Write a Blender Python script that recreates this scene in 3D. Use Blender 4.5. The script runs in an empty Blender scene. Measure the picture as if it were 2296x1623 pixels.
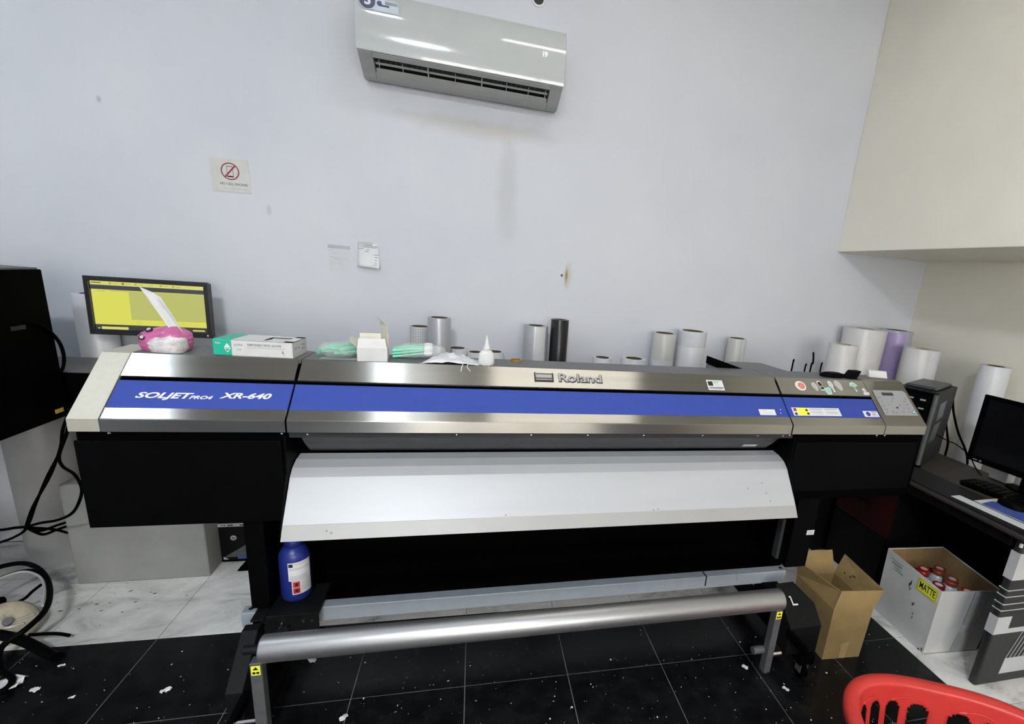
import bpy, bmesh, math, random
from mathutils import Vector, Matrix, noise
random.seed(7)
scene = bpy.context.scene
C = scene.collection
PI = math.pi

# ------------------------------------------------------------------ camera
cam_d = bpy.data.cameras.new('camera')
cam = bpy.data.objects.new('camera', cam_d)
C.objects.link(cam)
cam_d.sensor_fit = 'HORIZONTAL'
cam_d.sensor_width = 36.0
cam_d.lens = 1081.68 / 2296 * 36
cam_d.shift_x = -(1322.13 - 1148) / 2296
cam_d.shift_y = (894.74 - 811.5) / 2296
cam_d.clip_start = 0.05
RX = Vector((0.96741, -0.23785, 0.0869))
RY = Vector((0.02145, -0.26497, -0.96402))
RZ = Vector((0.25232, 0.93446, -0.25123))
m = Matrix.Identity(4)
for i in range(3):
    m[i][0], m[i][1], m[i][2] = RX[i], -RY[i], -RZ[i]
m[2][3] = 1.5603
cam.matrix_world = m
scene.camera = cam

# ------------------------------------------------------------------ world, exposure, lamp levels
world = bpy.data.worlds.new('world')
scene.world = world
world.use_nodes = True
world.node_tree.nodes['Background'].inputs[0].default_value = (1.0, 0.95, 0.87, 1)
world.node_tree.nodes['Background'].inputs[1].default_value = 7.0
scene.view_settings.view_transform = 'Standard'
scene.view_settings.look = 'None'
scene.view_settings.gamma = 1
scene.view_settings.exposure = 0.87
scene.view_settings.use_curve_mapping = False
CEIL = 3.45
# (x, y, size x, size y, strength, colour) of the ceiling panels
LAMPS = [(-0.56, 1.36, 0.22, 0.22, 19, (0.78, 0.89, 1.0), 'square ceiling light panel above the printer'),
         (-2.15, 1.15, 0.34, 0.34, 27, (0.78, 0.89, 1.0), 'square ceiling light panel nearest the left wall'),
         (0.82, 1.36, 1.25, 0.34, 5.0, (1.0, 0.96, 0.88), 'long warm ceiling light panel beside the square one'),
         (-0.56, -1.60, 0.50, 0.50, 108, (0.90, 0.95, 1.0), 'bright square ceiling light panel behind the camera')]


# ------------------------------------------------------------------ materials
def lin(h):
    if isinstance(h, tuple):
        return h + (1,) if len(h) == 3 else h
    h = h.lstrip('#')
    out = []
    for i in (0, 2, 4):
        c = int(h[i:i + 2], 16) / 255
        out.append(c / 12.92 if c <= 0.04045 else ((c + 0.055) / 1.055) ** 2.4)
    return tuple(out) + (1,)


MATS = {}


def mat(name, col, rough=0.5, metal=0.0, var=0.06, vscale=18.0, bump=0.0, bscale=120.0, aniso=0.0, spec=0.5,
        trans=0.0, alpha=1.0, coat=0.0, stretch=None, world_space=False):
    if name in MATS:
        return MATS[name]
    mt = bpy.data.materials.new(name)
    mt.use_nodes = True
    nt = mt.node_tree
    b = nt.nodes['Principled BSDF']
    c = lin(col)
    b.inputs['Roughness'].default_value = rough
    b.inputs['Metallic'].default_value = metal
    b.inputs['Specular IOR Level'].default_value = spec
    b.inputs['Transmission Weight'].default_value = trans
    b.inputs['Alpha'].default_value = alpha
    b.inputs['Coat Weight'].default_value = coat
    if world_space:
        tc = nt.nodes.new('ShaderNodeNewGeometry').outputs['Position']
    else:
        tc = nt.nodes.new('ShaderNodeTexCoord').outputs['Object']
    if stretch:
        mp = nt.nodes.new('ShaderNodeMapping')
        mp.inputs['Scale'].default_value = stretch
        nt.links.new(tc, mp.inputs['Vector'])
        tc = mp.outputs['Vector']
    nz = nt.nodes.new('ShaderNodeTexNoise')
    nz.inputs['Scale'].default_value = vscale
    nz.inputs['Detail'].default_value = 5
    nt.links.new(tc, nz.inputs['Vector'])
    rp = nt.nodes.new('ShaderNodeValToRGB')
    rp.color_ramp.elements[0].position = 0.3
    rp.color_ramp.elements[1].position = 0.7
    rp.color_ramp.elements[0].color = tuple(max(0, x * (1 - var)) for x in c[:3]) + (1,)
    rp.color_ramp.elements[1].color = tuple(min(1, x * (1 + var)) for x in c[:3]) + (1,)
    nt.links.new(nz.outputs['Fac'], rp.inputs['Fac'])
    nt.links.new(rp.outputs['Color'], b.inputs['Base Color'])
    if aniso:
        b.inputs['Anisotropic'].default_value = aniso
        tg = nt.nodes.new('ShaderNodeTangent')
        tg.direction_type = 'RADIAL'
        tg.axis = 'X'
        nt.links.new(tg.outputs['Tangent'], b.inputs['Tangent'])
    if bump:
        n2 = nt.nodes.new('ShaderNodeTexNoise')
        n2.inputs['Scale'].default_value = bscale
        n2.inputs['Detail'].default_value = 4
        nt.links.new(tc, n2.inputs['Vector'])
        bp = nt.nodes.new('ShaderNodeBump')
        bp.inputs['Strength'].default_value = bump
        bp.inputs['Distance'].default_value = 0.004
        nt.links.new(n2.outputs['Fac'], bp.inputs['Height'])
        nt.links.new(bp.outputs['Normal'], b.inputs['Normal'])
    MATS[name] = mt
    return mt


def emit(name, col, strength):
    if name in MATS:
        return MATS[name]
    mt = bpy.data.materials.new(name)
    mt.use_nodes = True
    nt = mt.node_tree
    b = nt.nodes['Principled BSDF']
    b.inputs['Base Color'].default_value = (0.02, 0.02, 0.02, 1)
    b.inputs['Roughness'].default_value = 0.3
    b.inputs['Emission Color'].default_value = lin(col)
    b.inputs['Emission Strength'].default_value = strength
    MATS[name] = mt
    return mt


M_SILVER = mat('brushed_steel', (0.40, 0.388, 0.358), 0.25, 1.0, 0.05, 40, 0.02, 300, aniso=1.0, stretch=(0.05, 1, 1))
M_CAP = mat('champagne_metal', (0.52, 0.495, 0.42), 0.5, 0.5, 0.03, 60)
M_BLUE = mat('blue_gloss', (0.038, 0.068, 0.31), 0.6, 0.0, 0.05, 30, spec=0.15)
M_BLACK = mat('black_plastic', (0.0009, 0.0009, 0.0010), 0.6, 0.0, 0.2, 40, 0.1, 500, spec=0.02)
M_BLACKM = mat('black_metal', (0.0013, 0.0013, 0.0015), 0.5, 0.0, 0.2, 30, 0.06, 400, spec=0.05)
M_BLACKT = mat('textured_black', (0.0055, 0.0056, 0.006), 0.55, 0.0, 0.25, 60, 0.2, 300, spec=0.15)
M_DGREY = mat('dark_grey_plastic', (0.11, 0.112, 0.115), 0.5, 0.0, 0.08, 50, 0.1, 500)
M_CHUTE = mat('white_anodised', (0.44, 0.455, 0.475), 0.42, 0.12, 0.04, 3.0, 0.02, 200, stretch=(0.4, 3, 3))
M_SMOKE = mat('smoked_window', (0.06, 0.063, 0.067), 0.25, 0.0, 0.1, 20)
M_BAR = mat('blue_grey_paint', (0.31, 0.345, 0.385), 0.42, 0.1, 0.05, 20)
M_ROLLER = mat('satin_aluminium', (0.40, 0.40, 0.41), 0.42, 0.9, 0.04, 30, 0.02, 300, stretch=(0.1, 1, 1))
M_CHROME = mat('chrome', (0.72, 0.72, 0.72), 0.18, 1.0, 0.02, 20)
M_BADGE = mat('badge_satin', (0.33, 0.33, 0.32), 0.45, 0.3, 0.04, 40)
M_GREYMETAL = mat('grey_zinc', (0.10, 0.103, 0.107), 0.5, 0.3, 0.12, 40)
M_WHITE = mat('white_card', (0.60, 0.60, 0.59), 0.6, 0.0, 0.03, 30)
M_STICK = mat('white_label', (0.68, 0.68, 0.68), 0.4, 0.0, 0.02, 30)
M_INK = mat('black_ink', (0.012, 0.012, 0.013), 0.5, 0.0, 0.1, 30)
M_GINK = mat('grey_ink', (0.25, 0.26, 0.28), 0.5, 0.0, 0.1, 30)
M_LINK = mat('pale_ink', (0.50, 0.52, 0.55), 0.5, 0.0, 0.1, 30)
M_YELLOW = mat('yellow_label', (0.78, 0.80, 0.05), 0.45, 0.0, 0.03, 30)
M_RED = mat('red_ink', (0.55, 0.03, 0.03), 0.45, 0.0, 0.05, 30)
M_MAROON = mat('maroon_ink', (0.28, 0.03, 0.045), 0.5, 0.0, 0.05, 30)
M_PANEL = mat('panel_grey', (0.30, 0.305, 0.31), 0.45, 0.0, 0.04, 30)
M_WHITEPL = mat('white_plastic', (0.60, 0.61, 0.61), 0.28, 0.0, 0.02, 20)
M_ACBODY = mat('gloss_white_plastic', (0.47, 0.50, 0.50), 0.10, 0.0, 0.02, 10, coat=0.5)
M_ACLIP = mat('grey_white_plastic', (0.36, 0.365, 0.355), 0.4, 0.0, 0.04, 14)
M_CARD = mat('brown_cardboard', (0.30, 0.205, 0.085), 0.75, 0.0, 0.12, 12, 0.15, 90)
M_CARDIN = mat('brown_cardboard_inside', (0.24, 0.15, 0.06), 0.8, 0.0, 0.12, 12, 0.15, 90)
M_CORE = mat('cardboard_core', (0.09, 0.065, 0.035), 0.8, 0.0, 0.12, 20)
M_REDPL = mat('red_plastic', (0.56, 0.040, 0.034), 0.33, 0.0, 0.06, 14, 0.03, 200)


# ------------------------------------------------------------------ mesh builder
class MB:
    def __init__(s, M=None):
        s.v = []
        s.f = []
        s.mi = []
        s.M = M or Matrix.Identity(4)
        s.cur = 0

    def add(s, vs, fs):
        o = len(s.v)
        s.v += [s.M @ Vector(p) for p in vs]
        s.f += [tuple(i + o for i in f) for f in fs]
        s.mi += [s.cur] * len(fs)
        return s

    def box(s, x0, x1, y0, y1, z0, z1):
        return s.add([(x0, y0, z0), (x1, y0, z0), (x1, y1, z0), (x0, y1, z0),
                      (x0, y0, z1), (x1, y0, z1), (x1, y1, z1), (x0, y1, z1)],
                     [(0, 3, 2, 1), (4, 5, 6, 7), (0, 1, 5, 4), (1, 2, 6, 5), (2, 3, 7, 6), (3, 0, 4, 7)])

    def prism(s, poly, a0, a1, ax='x'):
        n = len(poly)
        if ax == 'x':
            mk = lambda a, p: (a, p[0], p[1])
        elif ax == 'y':
            mk = lambda a, p: (p[0], a, p[1])
        else:
            mk = lambda a, p: (p[0], p[1], a)
        vs = [mk(a0, p) for p in poly] + [mk(a1, p) for p in poly]
        fs = [tuple(range(n))[::-1], tuple(range(n, 2 * n))]
        fs += [(i, (i + 1) % n, n + (i + 1) % n, n + i) for i in range(n)]
        return s.add(vs, fs)

    def strip(s, prof, a0, a1, t):
        """bent sheet: profile of (y, z) points extruded along x, thickness t"""
        n = len(prof)
        off = []
        for i, p in enumerate(prof):
            a = Vector(prof[max(0, i - 1)])
            b = Vector(prof[min(n - 1, i + 1)])
            d = (b - a).normalized()
            off.append((p[0] + d.y * t, p[1] - d.x * t))
        return s.prism(list(prof) + off[::-1], a0, a1, 'x')

    def cyl(s, p0, p1, r0, r1=None, n=24, caps=True):
        p0, p1 = Vector(p0), Vector(p1)
        r1 = r0 if r1 is None else r1
        d = (p1 - p0).normalized()
        u = d.orthogonal().normalized()
        w = d.cross(u)
        vs = []
        for p, r in ((p0, r0), (p1, r1)):
            for i in range(n):
                a = 2 * PI * i / n
                vs.append(p + (u * math.cos(a) + w * math.sin(a)) * r)
        fs = [(i, (i + 1) % n, n + (i + 1) % n, n + i) for i in range(n)]
        if caps:
            fs += [tuple(range(n))[::-1], tuple(range(n, 2 * n))]
        return s.add(vs, fs)

    def lathe(s, prof, c=(0, 0, 0), n=32, axis='z', closed=False, a0=0.0, a1=2 * PI):
        full = abs(a1 - a0 - 2 * PI) < 1e-6
        k = n if full else n + 1
        vs = []
        for r, z in prof:
            for i in range(k):
                a = a0 + (a1 - a0) * i / n
                x, y = r * math.cos(a), r * math.sin(a)
                p = (x, y, z) if axis == 'z' else ((z, x, y) if axis == 'x' else (x, z, y))
                vs.append((p[0] + c[0], p[1] + c[1], p[2] + c[2]))
        fs = []
        m_ = len(prof)
        for j in range(m_ if closed else m_ - 1):
            j2 = (j + 1) % m_
            for i in range(n):
                i2 = (i + 1) % k
                fs.append((j * k + i, j * k + i2, j2 * k + i2, j2 * k + i))
        if not closed and full:
            if prof[0][0] > 1e-6:
                fs.append(tuple(range(k))[::-1])
            if prof[-1][0] > 1e-6:
                fs.append(tuple(range((m_ - 1) * k, m_ * k)))
        return s.add(vs, fs)

    def tube(s, pts, r, n=8, closed=False, smooth=True):
        pts = [Vector(p) for p in pts]
        if smooth and len(pts) > 2:
            out = []
            N = len(pts)
            for i in range(N if closed else N - 1):
                g = lambda j: pts[j % N] if closed else pts[max(0, min(N - 1, j))]
                a, b, c, d = g(i - 1), g(i), g(i + 1), g(i + 2)
                for k in range(5):
                    t = k / 5
                    out.append(0.5 * ((2 * b) + (c - a) * t + (2 * a - 5 * b + 4 * c - d) * t * t + (3 * b - a - 3 * c + d) * t ** 3))
            if not closed:
                out.append(pts[-1])
            pts = out
        N = len(pts)
        vs = []
        up = Vector((0.123, 0.321, 0.94)).normalized()
        for i, p in enumerate(pts):
            a = pts[(i - 1) % N] if closed else pts[max(0, i - 1)]
            b = pts[(i + 1) % N] if closed else pts[min(N - 1, i + 1)]
            d = (b - a).normalized()
            u = (up - d * up.dot(d)).normalized()
            w = d.cross(u)
            rr = r[i] if isinstance(r, list) else r
            for k in range(n):
                t = 2 * PI * k / n
                vs.append(p + (u * math.cos(t) + w * math.sin(t)) * rr)
        fs = []
        for i in range(N if closed else N - 1):
            j = (i + 1) % N
            for k in range(n):
                k2 = (k + 1) % n
                fs.append((i * n + k, i * n + k2, j * n + k2, j * n + k))
        if not closed:
            fs += [tuple(range(n))[::-1], tuple(range((N - 1) * n, N * n))]
        return s.add(vs, fs)

    def grid(s, P, closed_u=False, skip=None):
        R, K = len(P), len(P[0])
        vs = [p for row in P for p in row]
        fs = []
        for j in range(R - 1):
            for i in range(K if closed_u else K - 1):
                if skip and skip(i, j):
                    continue
                i2 = (i + 1) % K
                fs.append((j * K + i, j * K + i2, (j + 1) * K + i2, (j + 1) * K + i))
        return s.add(vs, fs)

    def build(s, name, mt, parent=None, bevel=0.0, smooth=0, solid=0.0, label=None, loc=None, seg=2, subsurf=0):
        me = bpy.data.meshes.new(name)
        if parent is not None:
            org = ORG[parent.name]
        elif loc is not None:
            org = Vector(loc)
        else:
            org = Vector((0, 0, 0))
        me.from_pydata([p - org for p in s.v], [], s.f)
        for mm in (mt if isinstance(mt, (list, tuple)) else [mt]):
            me.materials.append(mm)
        for p, k in zip(me.polygons, s.mi):
            p.material_index = k
        bm = bmesh.new()
        bm.from_mesh(me)
        bmesh.ops.recalc_face_normals(bm, faces=bm.faces)
        bm.to_mesh(me)
        bm.free()
        if smooth:
            for p in me.polygons:
                p.use_smooth = True
            me.set_sharp_from_angle(angle=math.radians(smooth))
        o = bpy.data.objects.new(name, me)
        C.objects.link(o)
        if parent is not None:
            o.parent = parent
        else:
            o.location = org
        ORG[o.name] = org
        if solid:
            md = o.modifiers.new('solid', 'SOLIDIFY')
            md.thickness = solid
            md.offset = 0
        if bevel:
            md = o.modifiers.new('bevel', 'BEVEL')
            md.width = bevel
            md.segments = seg
            md.limit_method = 'ANGLE'
            md.angle_limit = math.radians(40)
        if subsurf:
            md = o.modifiers.new('sub', 'SUBSURF')
            md.levels = subsurf
            md.render_levels = subsurf
        if label:
            o['label'] = label
        return o


ORG = {}


def thing(name, label, cat, loc, group=None):
    o = bpy.data.objects.new(name, None)
    o.empty_display_size = 0.05
    C.objects.link(o)
    o.location = loc
    ORG[o.name] = Vector(loc)
    o['label'] = label
    o['category'] = cat
    if group:
        o['group'] = group
    return o


def tag(o, label, cat, group=None):
    o['label'] = label
    o['category'] = cat
    if group:
        o['group'] = group
    return o


def struct(o, label, cat='structure'):
    o['kind'] = 'structure'
    o['label'] = label
    o['category'] = cat
    return o


def text(name, string, mt, parent, M, size, shear=0.0, sx=1.0, bold=0.0, ext=0.0004, align='CENTER', label=None):
    cu = bpy.data.curves.new('lettering', 'FONT')
    cu.body = string
    cu.size = size
    cu.shear = shear
    cu.offset = bold
    cu.extrude = ext
    cu.align_x = align
    cu.align_y = 'CENTER'
    cu.resolution_u = 4
    to = bpy.data.objects.new('lettering', cu)
    C.objects.link(to)
    bpy.context.view_layer.update()
    me = bpy.data.meshes.new_from_object(to)
    bpy.data.objects.remove(to)
    mb = MB(M)
    mb.add([(v.co.x * sx, v.co.y, v.co.z) for v in me.vertices], [tuple(p.vertices) for p in me.polygons])
    bpy.data.meshes.remove(me)
    return mb.build(name, mt, parent, label=label)


def frame(o, x, y):
    x = Vector(x).normalized()
    z = x.cross(Vector(y)).normalized()
    y = z.cross(x)
    m_ = Matrix.Identity(4)
    for i in range(3):
        m_[i][0], m_[i][1], m_[i][2], m_[i][3] = x[i], y[i], z[i], o[i]
    return m_


def rot(loc, deg):
    return Matrix.Translation(Vector(loc)) @ Matrix.Rotation(math.radians(deg), 4, 'Z')


# ------------------------------------------------------------------ room shell
WY, WX = 2.79, 3.045
XL, YF = -3.4, -3.2


def wall_material():
    mt = bpy.data.materials.new('painted_plaster')
    mt.use_nodes = True
    nt = mt.node_tree
    N, L = nt.nodes, nt.links
    b = N['Principled BSDF']
    b.inputs['Roughness'].default_value = 0.75
    b.inputs['Specular IOR Level'].default_value = 0.25
    pos = N.new('ShaderNodeNewGeometry').outputs['Position']
    nz = N.new('ShaderNodeTexNoise')
    nz.inputs['Scale'].default_value = 1.3
    nz.inputs['Detail'].default_value = 6
    L.new(pos, nz.inputs['Vector'])
    rp = N.new('ShaderNodeValToRGB')
    rp.color_ramp.elements[0].position = 0.32
    rp.color_ramp.elements[1].position = 0.68
    rp.color_ramp.elements[0].color = (0.585, 0.61, 0.67, 1)
    rp.color_ramp.elements[1].color = (0.65, 0.67, 0.715, 1)
    L.new(nz.outputs['Fac'], rp.inputs['Fac'])
    col = rp.outputs['Color']
    sep = N.new('ShaderNodeSeparateXYZ')
    L.new(pos, sep.inputs[0])

    def math_(op, a, bb=None):
        n = N.new('ShaderNodeMath')
        n.operation = op
        for i, v in enumerate((a, bb)):
            if v is None:
                continue
            if isinstance(v, (int, float)):
                n.inputs[i].default_value = v
            else:
                L.new(v, n.inputs[i])
        return n.outputs[0]

    nw = N.new('ShaderNodeTexNoise')
    nw.inputs['Scale'].default_value = 9
    nw.inputs['Detail'].default_value = 5
    L.new(pos, nw.inputs['Vector'])
    wob = math_('MULTIPLY', math_('SUBTRACT', nw.outputs['Fac'], 0.5), 0.9)

    def blob(col_in, x, z, rx, rz, colour, amount, soft=0.5):
        dx = math_('DIVIDE', math_('SUBTRACT', sep.outputs['X'], x), rx)
        dz = math_('DIVIDE', math_('SUBTRACT', sep.outputs['Z'], z), rz)
        d = math_('SQRT', math_('ADD', math_('MULTIPLY', dx, dx), math_('MULTIPLY', dz, dz)))
        d = math_('ADD', d, wob)
        mr = N.new('ShaderNodeMapRange')
        mr.inputs['From Min'].default_value = 1.0
        mr.inputs['From Max'].default_value = 1.0 - soft
        mr.inputs['To Min'].default_value = 0
        mr.inputs['To Max'].default_value = amount
        L.new(d, mr.inputs['Value'])
        mx = N.new('ShaderNodeMix')
        mx.data_type = 'RGBA'
        L.new(mr.outputs[0], mx.inputs['Factor'])
        L.new(col_in, mx.inputs['A'])
        mx.inputs['B'].default_value = colour + (1,)
        return mx.outputs['Result']
    # damp streaks, rust stain, scuffs; darker bands under the unit and low at left
    col = blob(col, 0.20, 1.95, 0.075, 0.36, (0.50, 0.515, 0.53), 0.6, 0.7)
    col = blob(col, -0.55, 2.45, 0.10, 0.45, (0.58, 0.59, 0.585), 0.5, 0.7)
    col = blob(col, 0.05, 2.22, 0.5, 0.06, (0.52, 0.50, 0.46), 0.6, 0.7)  # browner band on the wall below the air conditioner
    col = blob(col, 0.557, 1.53, 0.028, 0.085, (0.50, 0.47, 0.38), 0.8, 0.8)
    col = blob(col, 0.551, 1.535, 0.010, 0.055, (0.30, 0.20, 0.07), 0.95, 0.8)
    col = blob(col, 0.524, 1.535, 0.007, 0.009, (0.07, 0.05, 0.02), 1.0, 0.4)
    col = blob(col, -1.551, 2.10, 0.012, 0.018, (0.42, 0.43, 0.45), 0.8, 0.6)
    col = blob(col, -0.93, 1.72, 0.014, 0.03, (0.52, 0.53, 0.55), 0.8, 0.6)
    col = blob(col, -1.9, 0.1, 0.9, 0.16, (0.36, 0.35, 0.34), 0.7, 0.8)
    L.new(col, b.inputs['Base Color'])
    n2 = N.new('ShaderNodeTexNoise')
    n2.inputs['Scale'].default_value = 140
    n2.inputs['Detail'].default_value = 4
    L.new(pos, n2.inputs['Vector'])
    bp = N.new('ShaderNodeBump')
    bp.inputs['Strength'].default_value = 0.12
    bp.inputs['Distance'].default_value = 0.003
    L.new(n2.outputs['Fac'], bp.inputs['Height'])
    L.new(bp.outputs['Normal'], b.inputs['Normal'])
    return mt


M_WALL = wall_material()
M_WALLR = mat('right_wall_paint', (0.84, 0.81, 0.71), 0.75, 0, 0.05, 1.5, 0.1, 140, spec=0.25, world_space=True)
M_CEIL = mat('ceiling_paint', (0.60, 0.59, 0.56), 0.8, 0, 0.03, 2, spec=0.2)

struct(MB().box(XL, WX + 0.12, WY, WY + 0.12, -0.02, CEIL).build('wall_back', M_WALL), 'scuffed pale grey plaster wall behind the printer', 'wall')
struct(MB().box(WX, WX + 0.12, YF, WY, -0.02, CEIL).build('wall_right', M_WALLR), 'cream plaster wall on the right behind the desk', 'wall')
struct(MB().box(XL - 0.12, XL, YF, WY + 0.12, -0.02, CEIL).build('wall_left', M_WALL), 'plaster wall at the left, outside the view', 'wall')
# window added behind the camera, unseen, so that sky light fills the room
wf = MB()
wf.box(XL, -0.7, YF - 0.12, YF, -0.02, CEIL)
wf.box(1.8, WX + 0.12, YF - 0.12, YF, -0.02, CEIL)
wf.box(-0.7, 1.8, YF - 0.12, YF, 2.45, CEIL)
wf.box(-0.7, 1.8, YF - 0.12, YF, -0.02, 0.95)
struct(wf.build('wall_front', M_WALL), 'plaster wall around the added fill window behind the camera', 'wall')
fill_win = thing('fill_window', 'glazed window added behind the camera for fill light', 'window', (0.55, YF, 0.95))
fill_win['kind'] = 'structure'
M_GLASS = mat('window_glass', (1.0, 1.0, 1.0), 0.02, 0, 0.0, 5, alpha=0.08)
for i in range(4):
    x = -0.7 + 2.5 * i / 3
    MB().box(x - .03, x + .03, YF - .10, YF - .04, .95, 2.45).build('mullion', M_DGREY, fill_win)
for i in range(3):
    x = -0.7 + 2.5 * i / 3
    MB().box(x + .03, x + 2.5 / 3 - .03, YF - .073, YF - .067, .95, 2.45).build('pane', M_GLASS, fill_win)
struct(MB().box(XL, WX + 0.12, YF, WY + 0.12, CEIL, CEIL + 0.1).build('ceiling', M_CEIL), 'flat painted ceiling above the room', 'ceiling')
# dropped bulkhead along the right wall (its edge casts the slanting shade line)
struct(MB().box(2.32, WX, 1.25, WY, 1.834, CEIL).build('trim_1', M_WALLR, bevel=0.004), 'dropped plaster bulkhead along the right wall', 'bulkhead')


# floor: square tiles laid on a dark bed
def floor_mats():
    out = []
    for nm in ('white', 'black'):
        mt = bpy.data.materials.new(nm + '_tile')
        mt.use_nodes = True
        nt = mt.node_tree
        N, L = nt.nodes, nt.links
        b = N['Principled BSDF']
        pos = N.new('ShaderNodeNewGeometry').outputs['Position']
        n1 = N.new('ShaderNodeTexNoise')
        n1.inputs['Detail'].default_value = 7
        n1.inputs['Roughness'].default_value = 0.62
        L.new(pos, n1.inputs['Vector'])
        rp = N.new('ShaderNodeValToRGB')
        if nm == 'white':
            mp = N.new('ShaderNodeMapping')
            mp.inputs['Scale'].default_value = (1.0, 2.0, 1.0)
            mp.inputs['Rotation'].default_value = (0, 0, 0.5)
            L.new(pos, mp.inputs['Vector'])
            L.new(mp.outputs[0], n1.inputs['Vector'])
            n1.inputs['Scale'].default_value = 3.2
            n1.inputs['Distortion'].default_value = 1.2
            els = rp.color_ramp.elements
            els[0].position, els[0].color = 0.30, (0.26, 0.26, 0.255, 1)
            els[1].position, els[1].color = 0.60, (0.76, 0.76, 0.74, 1)
            e = els.new(0.42)
            e.color = (0.58, 0.58, 0.565, 1)
            b.inputs['Roughness'].default_value = 0.32
        else:
            n1.inputs['Scale'].default_value = 14
            els = rp.color_ramp.elements
            els[0].position, els[0].color = 0.35, (0.0035, 0.0035, 0.004, 1)
            els[1].position, els[1].color = 0.75, (0.012, 0.0125, 0.014, 1)
            b.inputs['Roughness'].default_value = 0.24
            b.inputs['Specular IOR Level'].default_value = 0.22
        L.new(n1.outputs['Fac'], rp.inputs['Fac'])
        L.new(rp.outputs['Color'], b.inputs['Base Color'])
        out.append(mt)
    return out


M_WT, M_BT = floor_mats()
M_GROUT = mat('tile_grout', (0.16, 0.155, 0.145), 0.9, 0, 0.15, 30)
fl = MB().box(XL, WX, YF, WY, -0.05, -0.0015).build('floor', M_GROUT)
struct(fl, 'square tiled floor, black tiles bordered by white ones', 'floor')
MB().box(XL, 1.9, YF, -0.02, -0.0015, -0.0002).build('front_tiles', M_BT, fl)
T = 0.4
FA = -0.014966
tile_me = {}
for kx in range(-8, 8):
    for ky in range(-4, 4):
        x0, y0 = 0.004 + T * kx, 1.5451 + T * ky
        ca, sa = math.cos(FA), math.sin(FA)
        cx, cy = x0 + T / 2, y0 + T / 2
        wx, wy = ca * cx - sa * cy, sa * cx + ca * cy
        if wx > WX - 0.05 or wx < XL + 0.15 or wy < 0.0 or wy > WY - 0.02:
            continue
        black = kx < 5 and ky < 1
        edge = wx > WX - 0.22 or wy > WY - 0.22
        key = (black, kx if edge else None, ky if edge else None)
        if key not in tile_me:
            g = 0.0016 if black else 0.0011
            h = T / 2 - g
            mb = MB()
            x1 = min(h, (WX - 0.006 - wx) if edge else h)
            y1 = min(h, (WY - 0.006 - wy) if edge else h)
            mb.add([(-h, -h, -.01), (x1, -h, -.01), (x1, y1, -.01), (-h, y1, -.01), (-h, -h, -.0006), (x1, -h, -.0006), (x1, y1, -.0006), (-h, y1, -.0006),
                    (-h + .001, -h + .001, 0), (x1 - .001, -h + .001, 0), (x1 - .001, y1 - .001, 0), (-h + .001, y1 - .001, 0)],
                   [(8, 9, 10, 11), (4, 5, 9, 8), (5, 6, 10, 9), (6, 7, 11, 10), (7, 4, 8, 11), (0, 1, 5, 4), (1, 2, 6, 5), (2, 3, 7, 6), (3, 0, 4, 7)])
            o = mb.build('tile', M_BT if black else M_WT, fl)
            tile_me[key] = o.data
        else:
            o = bpy.data.objects.new('tile', tile_me[key])
            C.objects.link(o)
            o.parent = fl
        o.location = (wx, wy, 0)
        o.rotation_euler = (0, 0, FA)

# ceiling lamps
for lx, ly, sx_, sy_, st, colr, lab in LAMPS:
    t = thing('ceiling_light', lab, 'ceiling light', (lx, ly, CEIL - 0.03))
    fr = MB()
    for a in ((-1, 0), (1, 0), (0, -1), (0, 1)):
        hx, hy = sx_ / 2, sy_ / 2
        if a[0]:
            fr.box(lx + a[0] * hx - .012, lx + a[0] * hx + .012, ly - hy - .012, ly + hy + .012, CEIL - .03, CEIL)
        else:
            fr.box(lx - hx + .012, lx + hx - .012, ly + a[1] * hy - .012, ly + a[1] * hy + .012, CEIL - .03, CEIL)
    fr.build('frame', M_WHITEPL, t)
    e = emit('lamp_%d' % len(MATS), colr, st)
    MB().box(lx - sx_ / 2 + .012, lx + sx_ / 2 - .012, ly - sy_ / 2 + .012, ly + sy_ / 2 - .012, CEIL - .025, CEIL - .005).build('diffuser', e, t)

# ------------------------------------------------------------------ printer
PR = thing('large_format_printer', 'long black and silver large-format printer with a blue band on a stand', 'printer', (0.42, 1.7, 0))
MF = frame((0, 1.5, 1.072), (1, 0, 0), (0, 0.7542, 0.6566))     # local (x, up the slope, out of the panel)


def F(s, n=0.0):
    return (1.5 + 0.7542 * s - 0.6566 * n, 1.072 + 0.6566 * s + 0.7542 * n)


MB().prism([(1.510, 1.036), (1.510, 1.066), (1.671, 1.206), (1.815, 1.206), (1.97, 1.10), (1.97, 1.036)], -1.008, 1.846).build('upper_body', M_BLACK, PR)
MB().prism([(1.54, 1.034), (1.56, 1.005), (1.645, 0.925), (1.66, 0.90), (1.70, 0.75), (2.03, 0.75), (2.03, 0.95), (1.96, 1.034)], -0.508, 1.243).build('centre_body', M_BLACK, PR)
SEGS = [(-0.940, -0.5015), (-0.4965, 1.2085), (1.2140, 1.6425)]
for a, b in SEGS:
    lowprof = [(1.5, 1.036), (1.5, 1.0705), F(0.002), F(0.0365)]
    MB().strip(lowprof, a, b, 0.006).build('lower_trim', M_SILVER, PR, bevel=0.0008)
    MB(MF).box(a, b, 0.0370, 0.1295, -0.006, -0.0002).build('blue_band', M_BLUE, PR, bevel=0.0006)
    MB(MF).box(a + (.003 if a > -.9 else 0), b - (.002 if b < 1.6 else 0), 0.1430, 0.2250, -0.006, 0.0015).build('upper_trim', M_SILVER, PR)
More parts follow.
